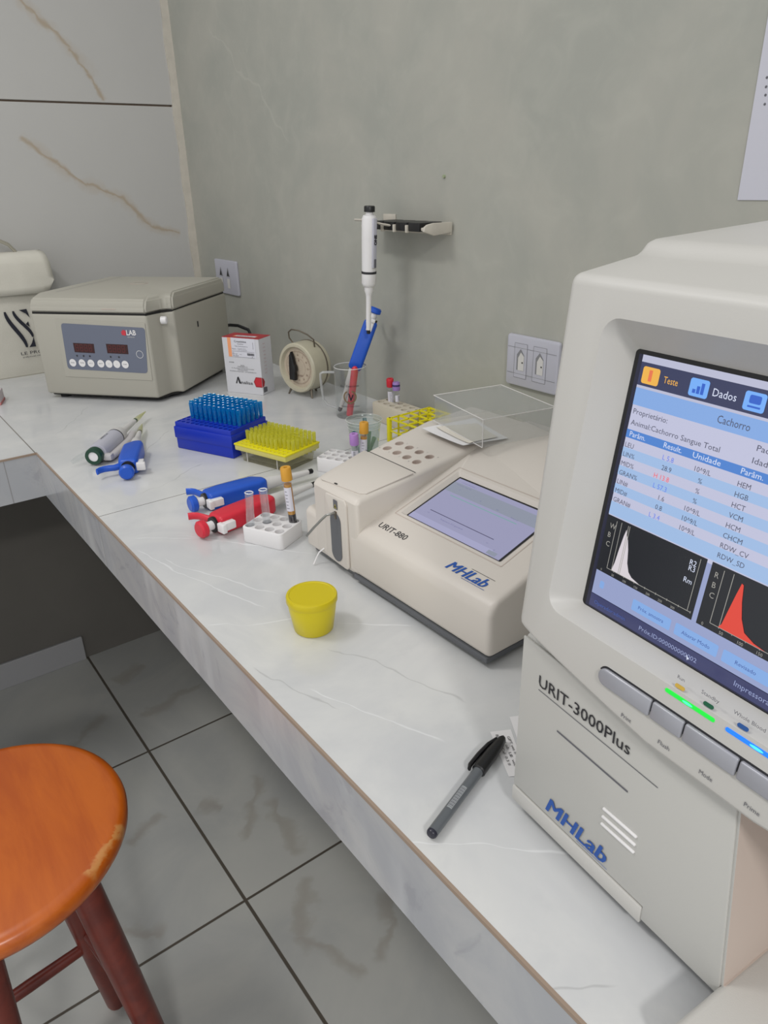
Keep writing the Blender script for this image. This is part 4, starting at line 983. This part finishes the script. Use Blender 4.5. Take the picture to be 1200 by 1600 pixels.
# ------------------------------------------------------------------ clear handled mug
def build_mug():
    t = thing('clear_mug', 'tall clear plastic mug with square handle and printed round emblem', 'mug', (0.891, 1.322, CT), 40)
    r = .0365; H = .112
    ve = MB().lathe([(0, .0), (.0345, .0), (.0355, .002), (r, H), (r - .0016, H + .0006), (r - .0024, H), (.0330, .005), (0, .004)], M['clear'], None, 48)
    ve = ve.build('vessel', t, 40)
    MB().lathe([(r - .0020, H - .0004), (r - .0008, H + .0008), (r, H - .0004)], M['offwhite'], None, 48, closed=True).build('rim', ve, 60)
    Ta = R(273); dx, dy = math.cos(Ta), math.sin(Ta)
    P = lambda s, z: (dx * s, dy * s, z)
    h = MB().tube([P(r - .001, .099), P(r + .010, .0995), P(r + .024, .0995), P(r + .029, .097), P(r + .030, .090), P(r + .028, .055), P(r + .026, .038), P(r + .018, .026), P(r - .002, .018)], .0030, mat('handle_plastic', (196, 198, 198), .2, .6, Alpha=.45), 8, rx=.0050, up=(0, 0, 1)); h.build('handle', t)
    # printed emblem on the curved front (towards the room)
    e = MB(); Rr = r + .0008
    ca = R(2)
    def C(u, z): a = ca + u / Rr; return (Rr * math.cos(a), Rr * math.sin(a), z)
    n = 40; gold = mat('emblem_gold', (120, 100, 72), .6)
    rg = [C(q * math.cos(2 * math.pi * i / n), .052 + q * math.sin(2 * math.pi * i / n)) for q in (.0118, .0150) for i in range(n)]
    e.add(rg, [[i, (i + 1) % n, n + (i + 1) % n, n + i] for i in range(n) if not (8 <= i <= 12)], gold)
    for p in ([(-.004, .060), (-.001, .060), (.003, .045), (.001, .043)], [(.006, .058), (.008, .056), (.003, .044), (.001, .046)]): e.add([C(x, z) for x, z in p], [[0, 1, 2, 3]], M['navy'])
    for s, z, h_, w_ in (('Dr. Eletrovet', .0740, .0046, .042), ('Medicina Veterinária', .0290, .0036, .042)):
        tmp = MB().text(s, -w_ / 2, z, h_, M['navy'], Matrix.Identity(4), w_)
        e.add([C(v.x, v.y) for v in tmp.v], tmp.f, M['navy'])
    e.build('printed_emblem', t, 0, recalc=False)
build_mug()
o = thing('red_stick', 'red rounded plastic stick standing in the clear mug', 'stick', (0.8750, 1.3080, CT + .006), rot=(0, 0, 0))
pa = Vector((0, 0, 0)); pb = Vector((.0125, -.0115, .1090)); dd = (pb - pa)
MB().tube([pa, pa + dd * .3, pa + dd * .6, pa + dd * .93, pa + dd * .98, pb + dd * .012], [.0072, .0074, .0078, .0078, .0062, .003], M['red'], 18).build('stick_body', o)
o = MB().tube([pa + dd * .24, pa + dd * .27], .0080, M['dred'], 18).build('ring', o)

# ------------------------------------------------------------------ wall rack for pipettes
def build_wallrack():
    t = thing('pipette_rack', 'cream wall-mounted pipette rack with black rubber slots', 'rack', (1.006, 1.225, CT + .400), 0)
    w_ = M['trimwhite']; 
    MB().box((-.112, -.004, -.016), (.105, 0, .002), w_, .0015).build('wall_plate', t); MB().box((-.112, -.0035, .0), (-.070, 0, .018), w_, .0015).build('label_tab', t)
    sh = MB(); sh.box((-.112, -.062, -.006), (.108, -.003, .0), w_, .0018); sh.poly([(-.075, -.006), (-.073, .002), (-.066, .006), (-.050, .0085), (-.004, .0085), (-.004, -.010), (-.050, -.014)], .006, w_, YZx((.104, 0, 0)), .0015, 2)
    sh.build('shelf', t)
    arm = MB().tube([(-.006, -.058, .0), (-.014, -.078, .004), (-.026, -.094, .009), (-.044, -.104, .012), (-.066, -.108, .0125)], [.006, .006, .005, .006, .003], w_, 10, rx=.0022, up=(1, 0, 0)); arm.build('hook_arm', t)
    for i in range(4):
        x = -.050 + i * .0395
        MB().box((x - .017, -.0665, -.0075), (x + .017, -.008, .0085), M['black'], .002).build('rubber_slot', t)
    MB().box((-.100, -.066, .0005), (-.066, -.010, .0042), M['black'], .001).build('rubber_slot', t)
    for i in range(4): MB().box((-.0305 + i * .0395 - .0025 - .0395, -.070, -.010), (-.0305 + i * .0395 + .0025 - .0395, -.062, .004), w_, .001).build('divider', t)
build_wallrack()

# ------------------------------------------------------------------ wall sockets and sheet
def outlet(label, loc, yaw, W, H, socks, hexa=True):
    t = thing('wall_outlet', label, 'outlet', loc, yaw)
    MB().rrect(0, 0, W, H, .006, M['socket'], XZ((0, .0, 0)), .009, bev=.003).build('cover_plate', t, 30)
    F = XZ((0, -.0092, 0))
    for (x, z, w2, h2) in socks:
        s = MB()
        s.rect(x - w2 * .85, z - h2 * .72, x + w2 * .85, z + h2 * .72, M['socket'], F, .0004)
        for a, b in (((-.85, -.72), (.85, -.72)), ((.85, -.72), (.85, .72)), ((-.85, .72), (.85, .72)), ((-.85, -.72), (-.85, .72))): s.line((x + a[0] * w2, z + a[1] * h2), (x + b[0] * w2, z + b[1] * h2), .0006, M['sockdark'], F, .0006)
        s.add([(x - w2 / 2, z - h2 / 2 * .8, .0008), (x + w2 / 2, z - h2 / 2 * .8, .0008), (x + w2 / 2, z + h2 * .25, .0008), (x, z + h2 / 2, .0008), (x - w2 / 2, z + h2 * .25, .0008)], [[0, 1, 2, 3, 4]], M['sockdark'], F)
        s.add([(x - w2 * .30, z - h2 / 2 * .8, .0010), (x + w2 / 2, z - h2 / 2 * .8, .0010), (x + w2 / 2, z + h2 * .20, .0010), (x + w2 * .05, z + h2 * .36, .0010), (x - w2 * .30, z + h2 * .12, .0010)], [[0, 1, 2, 3, 4]], M['offwhite'], F)
        for dz in (-.06,): s.disc(x + w2 * .30, z + h2 * dz, .0016, M['blackm'], F, .0014, 10)
        s.build('socket', t, 0, recalc=False)
    b = MB(); b.line((.004, H * .25), (W - .004, H * .25), .0007, M['sockdark'], F, .0005); b.line((.004, H * .76), (W - .004, H * .76), .0007, M['sockdark'], F, .0005); b.build('plate_seams', t, 0)
    return t
outlet('white double wall socket beside the large analyser', (1.006, .953, CT + .1280), 0, .124, .094, [(.036, .048, .018, .044), (.082, .048, .018, .044)])
def small_outlet():
    t = thing('wall_outlet', 'white wall socket by the corner, above the centrifuge', 'outlet', (1.006, 2.203, CT + .174), 0)
    MB().rrect(0, 0, .145, .099, .005, M['socket'], XZ(), .008, bev=.002).build('cover_plate', t, 30)
    F = XZ((0, -.0082, 0))
    for x in (.040, .088):
        s = MB(); s.add([(x - .011, .052, .0006), (x + .011, .052, .0006), (x, .078, .0006)], [[0, 1, 2]], M['sockdark'], F); s.add([(x - .006, .054, .0010), (x + .006, .054, .0010), (x, .070, .0010)], [[0, 1, 2]], M['blackm'], F)
        s.add([(x - .009, .018, .0006), (x + .009, .018, .0006), (x + .009, .046, .0006), (x - .009, .046, .0006)], [[0, 1, 2, 3]], M['offwhite'], F); s.build('socket', t, 0, recalc=False)
    return t
small_outlet()
ps = MB().box((1.0045, .18, CT + .4510), (1.0056, .5560, CT + .7650), M['paperw'], 0)
for i, z in enumerate((.590, .580, .571, .561)): ps.disc(-(.5560 - .012 - .001 * i), CT + z, .0016, M['inkg'], frameT((1.0044, 0, 0), (0, -1, 0), (0, 0, 1)), .0002, 10)
o = ps.build('paper_sheet', None, 0); tag(o, 'pale sheet of paper hanging on the plaster wall at the top right', 'paper')
pg = MB().rod((1.0062, 1.1440, CT + .4875), (1.002, 1.1440, CT + .4875), .0035, .0028, mat('wall_plug_green', (150, 160, 130), .6), 10); o = pg.build('wall_plug', None); tag(o, 'tiny greenish screw plug in the bare plaster wall', 'plug')

# ------------------------------------------------------------------ pipette tip boxes
def tip_mesh(L, r, mt):
    return MB().lathe([(r * .95, 0), (r, .0006), (r * .92, -L * .35), (r * .55, -L), (r * .40, -L), (r * .78, -L * .35), (r * .84, 0)], mt, None, 8, closed=True)
def build_bluebox():
    t = thing('tip_box', 'royal blue tip box filled with standing blue pipette tips', 'tip box', (0.494, 1.372, CT), -23.3)
    W, D_, H = .149, .112, .056; c = M['dblue']
    body = MB().box((.0015, .0015, 0), (W - .0015, D_ - .0015, H * .80), c, .002, 2); body.build('box_body', t)
    rim = MB().box((-.0005, -.0005, H * .40), (W + .0005, D_ + .0005, H * .83), c, .002, 2); rim.build('box_collar', t)
    tray = MB().box((.0020, .0020, H * .70), (W - .002, D_ - .002, H), c, .002, 2).build('tip_tray', t)
    px = (W - .016) / 11.0; py = (D_ - .018) / 7.0
    cc = MB()
    for i in range(12):
        for j in range(8): cc.lathe([(.0040, H - .012), (.0040, H + .004)], M['dblueh'], XY((.008 + i * px, .009 + j * py, 0)), 12)
    cut(tray, cc)
    tray.data.materials.append(M['dblueh']) if len(tray.data.materials) < 2 else None
    first = None
    for j in range(2, 8):
        for i in range(12):
            if j == 2 and i < 1: continue
            if j < 4 and i == 0 and j == 3 and False: continue
            p = t.matrix_basis @ Vector((.008 + i * px, .009 + j * py, H + .0310 + random.uniform(-.001, .001)))
            if first is None:
                o = tip_mesh(.050, .0049, M['tipblue']).build('pipette_tip', None, 40); first = o
                tag(o, 'translucent blue pipette tip standing in the royal blue box', 'pipette tip', 'blue pipette tips in the royal blue box')
            else: o = first.copy(); COL.objects.link(o)
            o.location = p
build_bluebox()
def build_yellowbox():
    t = thing('tip_box', 'clear tip box with a bright yellow tray, filled with yellow tips', 'tip box', (0.552, 1.226, CT), -17)
    W, D_, H = .134, .096, .036
    b = MB(); w_ = .0014; o1 = rr_pts(.006, .006, W - .006, D_ - .006, .004, 3); o0 = rr_pts(.010, .010, W - .010, D_ - .010, .004, 3); n = len(o1)
    i1 = rr_pts(.006 + w_, .006 + w_, W - .006 - w_, D_ - .006 - w_, .003, 3)
    b.add([(x, y, 0.0) for x, y in o0] + [(x, y, .027) for x, y in o1] + [(x, y, .027) for x, y in i1], [list(range(n))[::-1]] + [[i, (i + 1) % n, n + (i + 1) % n, n + i] for i in range(n)] + [[n + i, n + (i + 1) % n, 2 * n + (i + 1) % n, 2 * n + i] for i in range(n)], M['boxclear']); b.build('clear_base', t, 30)
    rb = MB()
    for x in (.026, .104): rb.box((x, .0065, .001), (x + .0012, .0080, .026), M['offwhite'])
    rb.build('corner_rib', t, 0)
    s = MB(); s.box((.001, .001, .0225), (W - .001, D_ - .001, .0345), mat('pale_yellow_skirt', (222, 212, 120), .35, Alpha=.85), .002, 2); s.build('tray_skirt', t)
    tray = MB().box((0, 0, .0325), (W, D_, H), M['yellow'], .0012, 2).build('tip_tray', t)
    px = (W - .016) / 11.0; py = (D_ - .014) / 7.0; cc = MB(); yh = mat('tray_hole', (190, 172, 14), .5)
    for i in range(12):
        for j in range(8): cc.lathe([(.0033, .030), (.0033, .040)], yh, XY((.008 + i * px, .007 + j * py, 0)), 10)
    cut(tray, cc)
    first = None
    for j in range(1, 8):
        for i in range(12):
            if j == 1 and i > 8: continue
            if (j, i) in ((1, 0), (1, 1)): continue
            p = t.matrix_basis @ Vector((.008 + i * px, .007 + j * py, H + .0190 + random.uniform(-.0008, .0008)))
            if first is None:
                o = tip_mesh(.036, .0039, M['tipyel']).build('pipette_tip', None, 40); first = o
                tag(o, 'translucent yellow pipette tip standing in the yellow tray', 'pipette tip', 'yellow pipette tips in the clear box')
            else: o = first.copy(); COL.objects.link(o)
            o.location = p
build_yellowbox()

# ------------------------------------------------------------------ tube racks and tubes
def white_rack(label, loc, yaw, W, D_, H, nx, ny, hr, mt=None):
    t = thing('tube_rack', label, 'rack', loc, yaw); mt = mt or M['white']
    b = MB().poly(rr_pts(0, 0, W, D_, .006, 5), H, mt, XY(), .0015, 2, 40).build('rack_block', t, 30)
    cc = MB()
    for i in range(nx):
        for j in range(ny): cc.lathe([(hr * .55, H * .25), (hr, H * .4), (hr, H + .004)], mt, XY((W * (i + .5) / nx, D_ * (j + .5) / ny, 0)), 18)
    cut(b, cc); return t
rk = white_rack('small white tube rack with two empty glass tubes and an amber-capped tube', (0.4045, .9055, CT), -25.8, .071, .058, .0255, 4, 3, .0072)
white_rack('white tube rack half hidden behind the low analyser', (.6430, 1.079, CT), -25.8, .105, .055, .0265, 6, 3, .0070)
def rpos(t, x, y, z): return t.matrix_basis @ Vector((x, y, z))
def glass(label, p, tilt, rot):
    t = thing('test_tube', label, 'test tube', p, rot=(tilt, 0, rot))
    MB().lathe([(0, 0), (.004, .0008), (.0058, .004), (.0062, .008), (.0062, .0700), (.0068, .0712), (.0062, .0718), (.0054, .0705), (.0054, .009), (.003, .003), (0, .002)], M['glass'], None, 20).build('tube_wall', t, 40)
    g = MB(); g.lathe([(.0056, .0700), (.0067, .0708), (.0056, .0716), (.0050, .0708)], mat('glass_rim', (224, 228, 230), .1, .8), None, 20, closed=True); g.build('tube_rim', t, 60)
glass('empty glass tube standing at the left corner of the small white rack', rpos(rk, .0090, .0097, .0066), R(3), R(60))
glass('empty glass tube in the middle of the small white rack', rpos(rk, .0266, .0290, .0066), R(-2), R(20))
def blood_tube(label, p, capm, H, body, low, lowh, tilt=(0, 0, 0), lab=True, cap_h=.020, r=.0062):
    t = thing('sample_tube', label, 'sample tube', p, rot=tilt)
    MB().lathe([(0, 0), (.004, .0008), (r * .95, .004), (r, .008), (r, H - cap_h + .004)], M['glass'], None, 20).build('tube_wall', t, 40)
    q = r * .93
    if low: MB().lathe([(0, .001), (.0036, .0015), (q * .95, .0045), (q, .008), (q, lowh), (0, lowh)], low, None, 18).build('settled_blood', t, 40)
    if body: MB().lathe([(0, lowh), (q, lowh), (q, H - cap_h - .006), (0, H - cap_h - .006)], body, None, 18).build('serum', t, 40)
    if lab:
        lb = MB(); n = 14; a0, a1 = R(150), R(300); z0, z1 = lowh + .006, H - cap_h - .010; rr = r + .0004
        lb.add([(rr * math.cos(a0 + (a1 - a0) * i / n), rr * math.sin(a0 + (a1 - a0) * i / n), z) for z in (z0, z1) for i in range(n + 1)], [[i, i + 1, n + 2 + i, n + 1 + i] for i in range(n)], M['label'])
        for k in range(6):
            z = z0 + (z1 - z0) * (.12 + .14 * k); r2 = rr + .0002
            lb.add([(r2 * math.cos(R(205 + i * 8)), r2 * math.sin(R(205 + i * 8)), zz) for zz in (z, z + .0008) for i in range(6 - k % 2)], [[i, i + 1, (6 - k % 2) + i + 1, (6 - k % 2) + i] for i in range(5 - k % 2)], M['inkg'])
        lb.build('paper_label', t, 40, recalc=False)
    c = MB(); cr = r * 1.32
    c.lathe([(cr * .96, H - cap_h), (cr, H - cap_h + .001), (cr * .97, H - .002), (cr * .88, H), (.003, H), (.0026, H - .003), (0, H - .003)], capm, None, 24); cap_ = c.build('cap', t, 40)
    MB().disc(0, 0, .0028, M['blackm'], XY((0, 0, H - .0024)), 0, 12).build('septum', cap_, 0)
    return t
blood_tube('amber-capped tube with serum over dark blood in the small white rack', rpos(rk, .0615, .0470, .0080), M['gold'], .105, M['serum'], M['blood'], .031, (R(0), R(-3), R(-20)))
blood_tube('amber-capped tube standing behind the low analyser, next to the clear cup', (.6925, .9990, CT + .010), M['gold'], .093, M['serum'], M['blood'], .02, (R(2), R(2), 0))
blood_tube('lilac-capped tube standing behind the low analyser, left of the amber cap', (.6800, 1.0020, CT + .008), mat('lilac_cap', (176, 130, 200), .4), .078, None, M['blood'], .03, (R(3), R(-4), 0))

def wood_rack():
    t = thing('tube_rack', 'cream block tube rack against the wall holding red and purple capped tubes', 'rack', (.905, 1.262, CT), 0)
    b = MB().box((0, 0, 0), (.130, .050, .042), mat('cream_block', (198, 190, 172), .6, mottle=.05), .003, 2).build('rack_block', t)
    cc = MB(); 
    for i in range(6):
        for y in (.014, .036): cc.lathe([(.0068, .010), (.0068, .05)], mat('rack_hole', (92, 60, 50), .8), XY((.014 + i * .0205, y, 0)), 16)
    cut(b, cc); return t
wr = wood_rack()
blood_tube('red-capped tube at the end of the cream block rack', rpos(wr, .0240, .036, .011), mat('red_cap', (200, 36, 52), .4), .082, None, M['tan'], .02, (R(2), R(-4), 0), True, .018)
pt = blood_tube('purple-capped tube standing in front of the red-capped one, in the cream rack', rpos(wr, .0500, .030, .011), M['purple'], .078, None, mat('pink_serum', (176, 140, 150), .4), .03, (R(0), R(3), R(60)), True, .018)
MB().lathe([(.0085, .0690), (.0085, .0725)], M['dpurple'], None, 20).build('cap_band', pt)
def yellow_rack():
    t = thing('tube_rack', 'bright yellow wire-grid tube rack behind the low analyser', 'rack', (.846, 1.122, CT), -2)
    y = M['yellow']; W, D_, H = .200, .108, .050; nx, ny = 7, 4; b = MB()
    for z, th in ((H - .003, .003), (.022, .002)):
        for i in range(nx + 1): b.box((W * i / nx - .0016, 0, z), (W * i / nx + .0016, D_, z + th), y)
        for j in range(ny + 1): b.box((0, D_ * j / ny - .0016, z), (W, D_ * j / ny + .0016, z + th), y)
    b.build('tube_grid', t, 0)
    for x in (0, W):
        for yy in (0, D_): MB().box((x - .004, yy - .004, 0), (x + .004, yy + .004, H), y, .001).build('corner_post', t)
    e = MB()
    for x in (-.001, W - .001): e.box((x, 0, 0), (x + .002, D_, .004), y); e.box((x, .022, 0), (x + .002, .026, H), y); e.box((x, .08, 0), (x + .002, .084, H), y)
    e.box((0, -.001, 0), (W, .001, .004), y); e.build('end_frame', t, 0)
yellow_rack()

# ------------------------------------------------------------------ clear cup with used tips
def cup():
    t = thing('plastic_cup', 'clear disposable cup with coloured used tips, behind the low analyser', 'cup', (.7475, 1.0700, CT), 0)
    MB().lathe([(0, .001), (.0215, .001), (.0235, .002), (.0300, .062), (.0325, .076), (.0335, .080), (.0345, .0805), (.0338, .0790), (.0322, .0755), (.0293, .062), (.0228, .003), (0, .002)], M['cupclear'], None, 40).build('cup_wall', t, 50)
    r = MB()
    for z, q in ((.0802, .0342), (.074, .0322), (.066, .0306)): r.lathe([(q - .0006, z - .0005), (q + .0004, z), (q - .0006, z + .0005)], M['offwhite'], None, 40, closed=True)
    r.build('cup_rim', t, 60)
cup()
for lab_, mt_, x, y, tx_, ty_, L_ in (('teal used tip leaning left inside the clear cup', 'tipteal', -.010, .004, -20, -14, .066), ('green used tip upright inside the clear cup', 'tipgreen', .003, -.006, 6, 2, .052), ('bright blue used tip leaning right inside the clear cup', 'tipteal', .008, .002, 12, 22, .074), ('pale green used tip at the bottom of the clear cup', 'tipgreen', -.002, -.010, 14, -12, .046)):
    o = MB().lathe([(.0010, 0), (.0022, L_ * .3), (.0042, L_), (.0036, L_), (.0016, L_ * .3)], M[mt_], None, 12).build('used_tip', None, 40)
    o.location = (.7475 + x, 1.070 + y, CT + .0035); o.rotation_euler = (R(-ty_), R(tx_), 0); tag(o, lab_, 'pipette tip')

# ------------------------------------------------------------------ yellow jar
t = thing('specimen_jar', 'yellow plastic specimen jar with screw lid near the counter edge', 'jar', (.3660, .6440, CT), 0)
MB().lathe([(0, .0), (.0215, .0), (.0236, .0022), (.0280, .030), (.0286, .036), (.0286, .0400), (.0, .0400)], M['jar'], None, 56).build('jar_body', t, 40)
l = MB().lathe([(.0280, .0385), (.0298, .0390), (.0303, .0402), (.0303, .0460), (.0296, .0476), (.0270, .0480), (.0262, .0472), (.0, .0472)], M['jarlid'], None, 64); l.build('screw_lid', t, 40)

# ------------------------------------------------------------------ pen and paper slips
def pen():
    a = Vector((.2765, .3225)); b = Vector((.4030, .3655)); L = (b - a).length
    t = thing('marker_pen', 'grey pen with black cap lying in front of the large analyser', 'pen', (a.x, a.y, CT + .0064), rot=(0, 0, math.atan2(b.y - a.y, b.x - a.x)))
    A = frameT((0, 0, 0), (0, 1, 0), (0, 0, 1))
    MB().lathe([(0, -.0003), (.0038, .0), (.0046, .0012), (.0046, .0030)], M['penend'], A, 24).build('end_plug', t)
    MB().lathe([(.0047, .003), (.0048, .080), (.0048, .086)], M['penbody'], A, 24).build('barrel', t)
    MB().lathe([(.0052, .0820), (.0064, .0832), (.0064, .090), (.0060, .108), (.0052, .122), (.0038, L - .003), (.0020, L), (0, L)], M['black'], A, 24).build('cap', t)
    MB().tube([(.0800, .0078, .0010), (.0840, .0092, .0010), (.1000, .0088, .0012), (.1160, .0072, .0012), (.1270, .0040, .001)], [.0016, .0021, .0022, .0020, .0016], M['black'], 8, rx=.0028, up=(0, 1, 0)).build('pocket_clip', t)
    lb = MB(); n = 8
    def C(a_, x): return (x, .0051 * math.cos(a_), .0051 * math.sin(a_))
    lb.add([C(R(70 + 55 * i / n), x) for x in (.0285, .0560) for i in range(n + 1)], [[i, i + 1, n + 2 + i, n + 1 + i] for i in range(n)], mat('barcode_grey', (150, 154, 156), .5))
    for k in range(17):
        x = .0300 + k * .0015
        r_ = .00525; lb.add([(xx, r_ * math.cos(R(75 + 45 * i / 4)), r_ * math.sin(R(75 + 45 * i / 4))) for xx in (x, x + .0004 + .0004 * (k % 2)) for i in range(5)], [[i, i + 1, 6 + i, 5 + i] for i in range(4)], M['inkg'])
    lb.build('barcode', t, 40, recalc=False)
pen()
def slip(label, pts, z, lines):
    o, T = paper('paper_slip', label, pts, z, M['paper'], th=.0002); return o
slip('torn narrow paper slip with handwriting, under the pen cap', [(.4036, .3835), (.3758, .3318), (.3900, .3230), (.4216, .3737)], CT + .0002, 1)
slip('blank paper strip poking out behind the large analyser edge, beyond the handwritten slip', [(.4333, .3867), (.4100, .3500), (.4220, .3430), (.4460, .3800)], CT + .0006, 1)
hw = MB(); T = frameT((.4035, .3805, CT + .00125), (-.474, -.88, 0), (.88, -.474, 0))
for i, s in enumerate(('Bili 1.2  Cal  0.3 II', 'Rest ob  LB  vet', 'GPT vet II  1P 22')): hw.text(s, .003 + i * .002, .0022 + i * .0050, .0026, M['ink'], T, .040, 0)
# writing belongs to the first slip
sl = [o for o in S.objects if o.name.startswith('paper_slip')][0]
hw.build('handwriting', sl, 0, recalc=False)

# ------------------------------------------------------------------ stool
def stool():
    t = thing('wooden_stool', 'round orange-brown wooden stool with dark red-brown legs', 'stool', (-.018, .851, 0), rot=(0, 0, 0))
    Z = .620; r = .1725
    MB().lathe([(0, Z - .036), (r - .018, Z - .036), (r - .007, Z - .032), (r - .001, Z - .022), (r, Z - .012), (r - .002, Z - .005), (r - .008, Z - .001), (r - .016, Z), (0, Z)], M['seat'], None, 96).build('seat', t, 50)
    lw = M['legwood']; legs = []
    for a in (52, 142, 247, 326):
        c_, s_ = math.cos(R(a)), math.sin(R(a)); p0 = Vector((.095 * c_, .095 * s_, Z - .028)); p1 = Vector((.170 * c_, .170 * s_, 0)); legs.append((p0, p1))
        b = MB(); pts = [p0 + (p1 - p0) * u for u in (0, .08, .4, .8, .985, 1)]; b.tube(pts, [.019, .0205, .0205, .0185, .0170, .0150], lw, 20); b.build('leg', t)
    for i in range(4):
        u = .58 if i % 2 else .66
        a = legs[i][0].lerp(legs[i][1], u); b = legs[(i + 1) % 4][0].lerp(legs[(i + 1) % 4][1], u)
        MB().tube([a, a.lerp(b, .5), b], [.009, .0105, .009], lw, 14).build('stretcher', t)
stool()
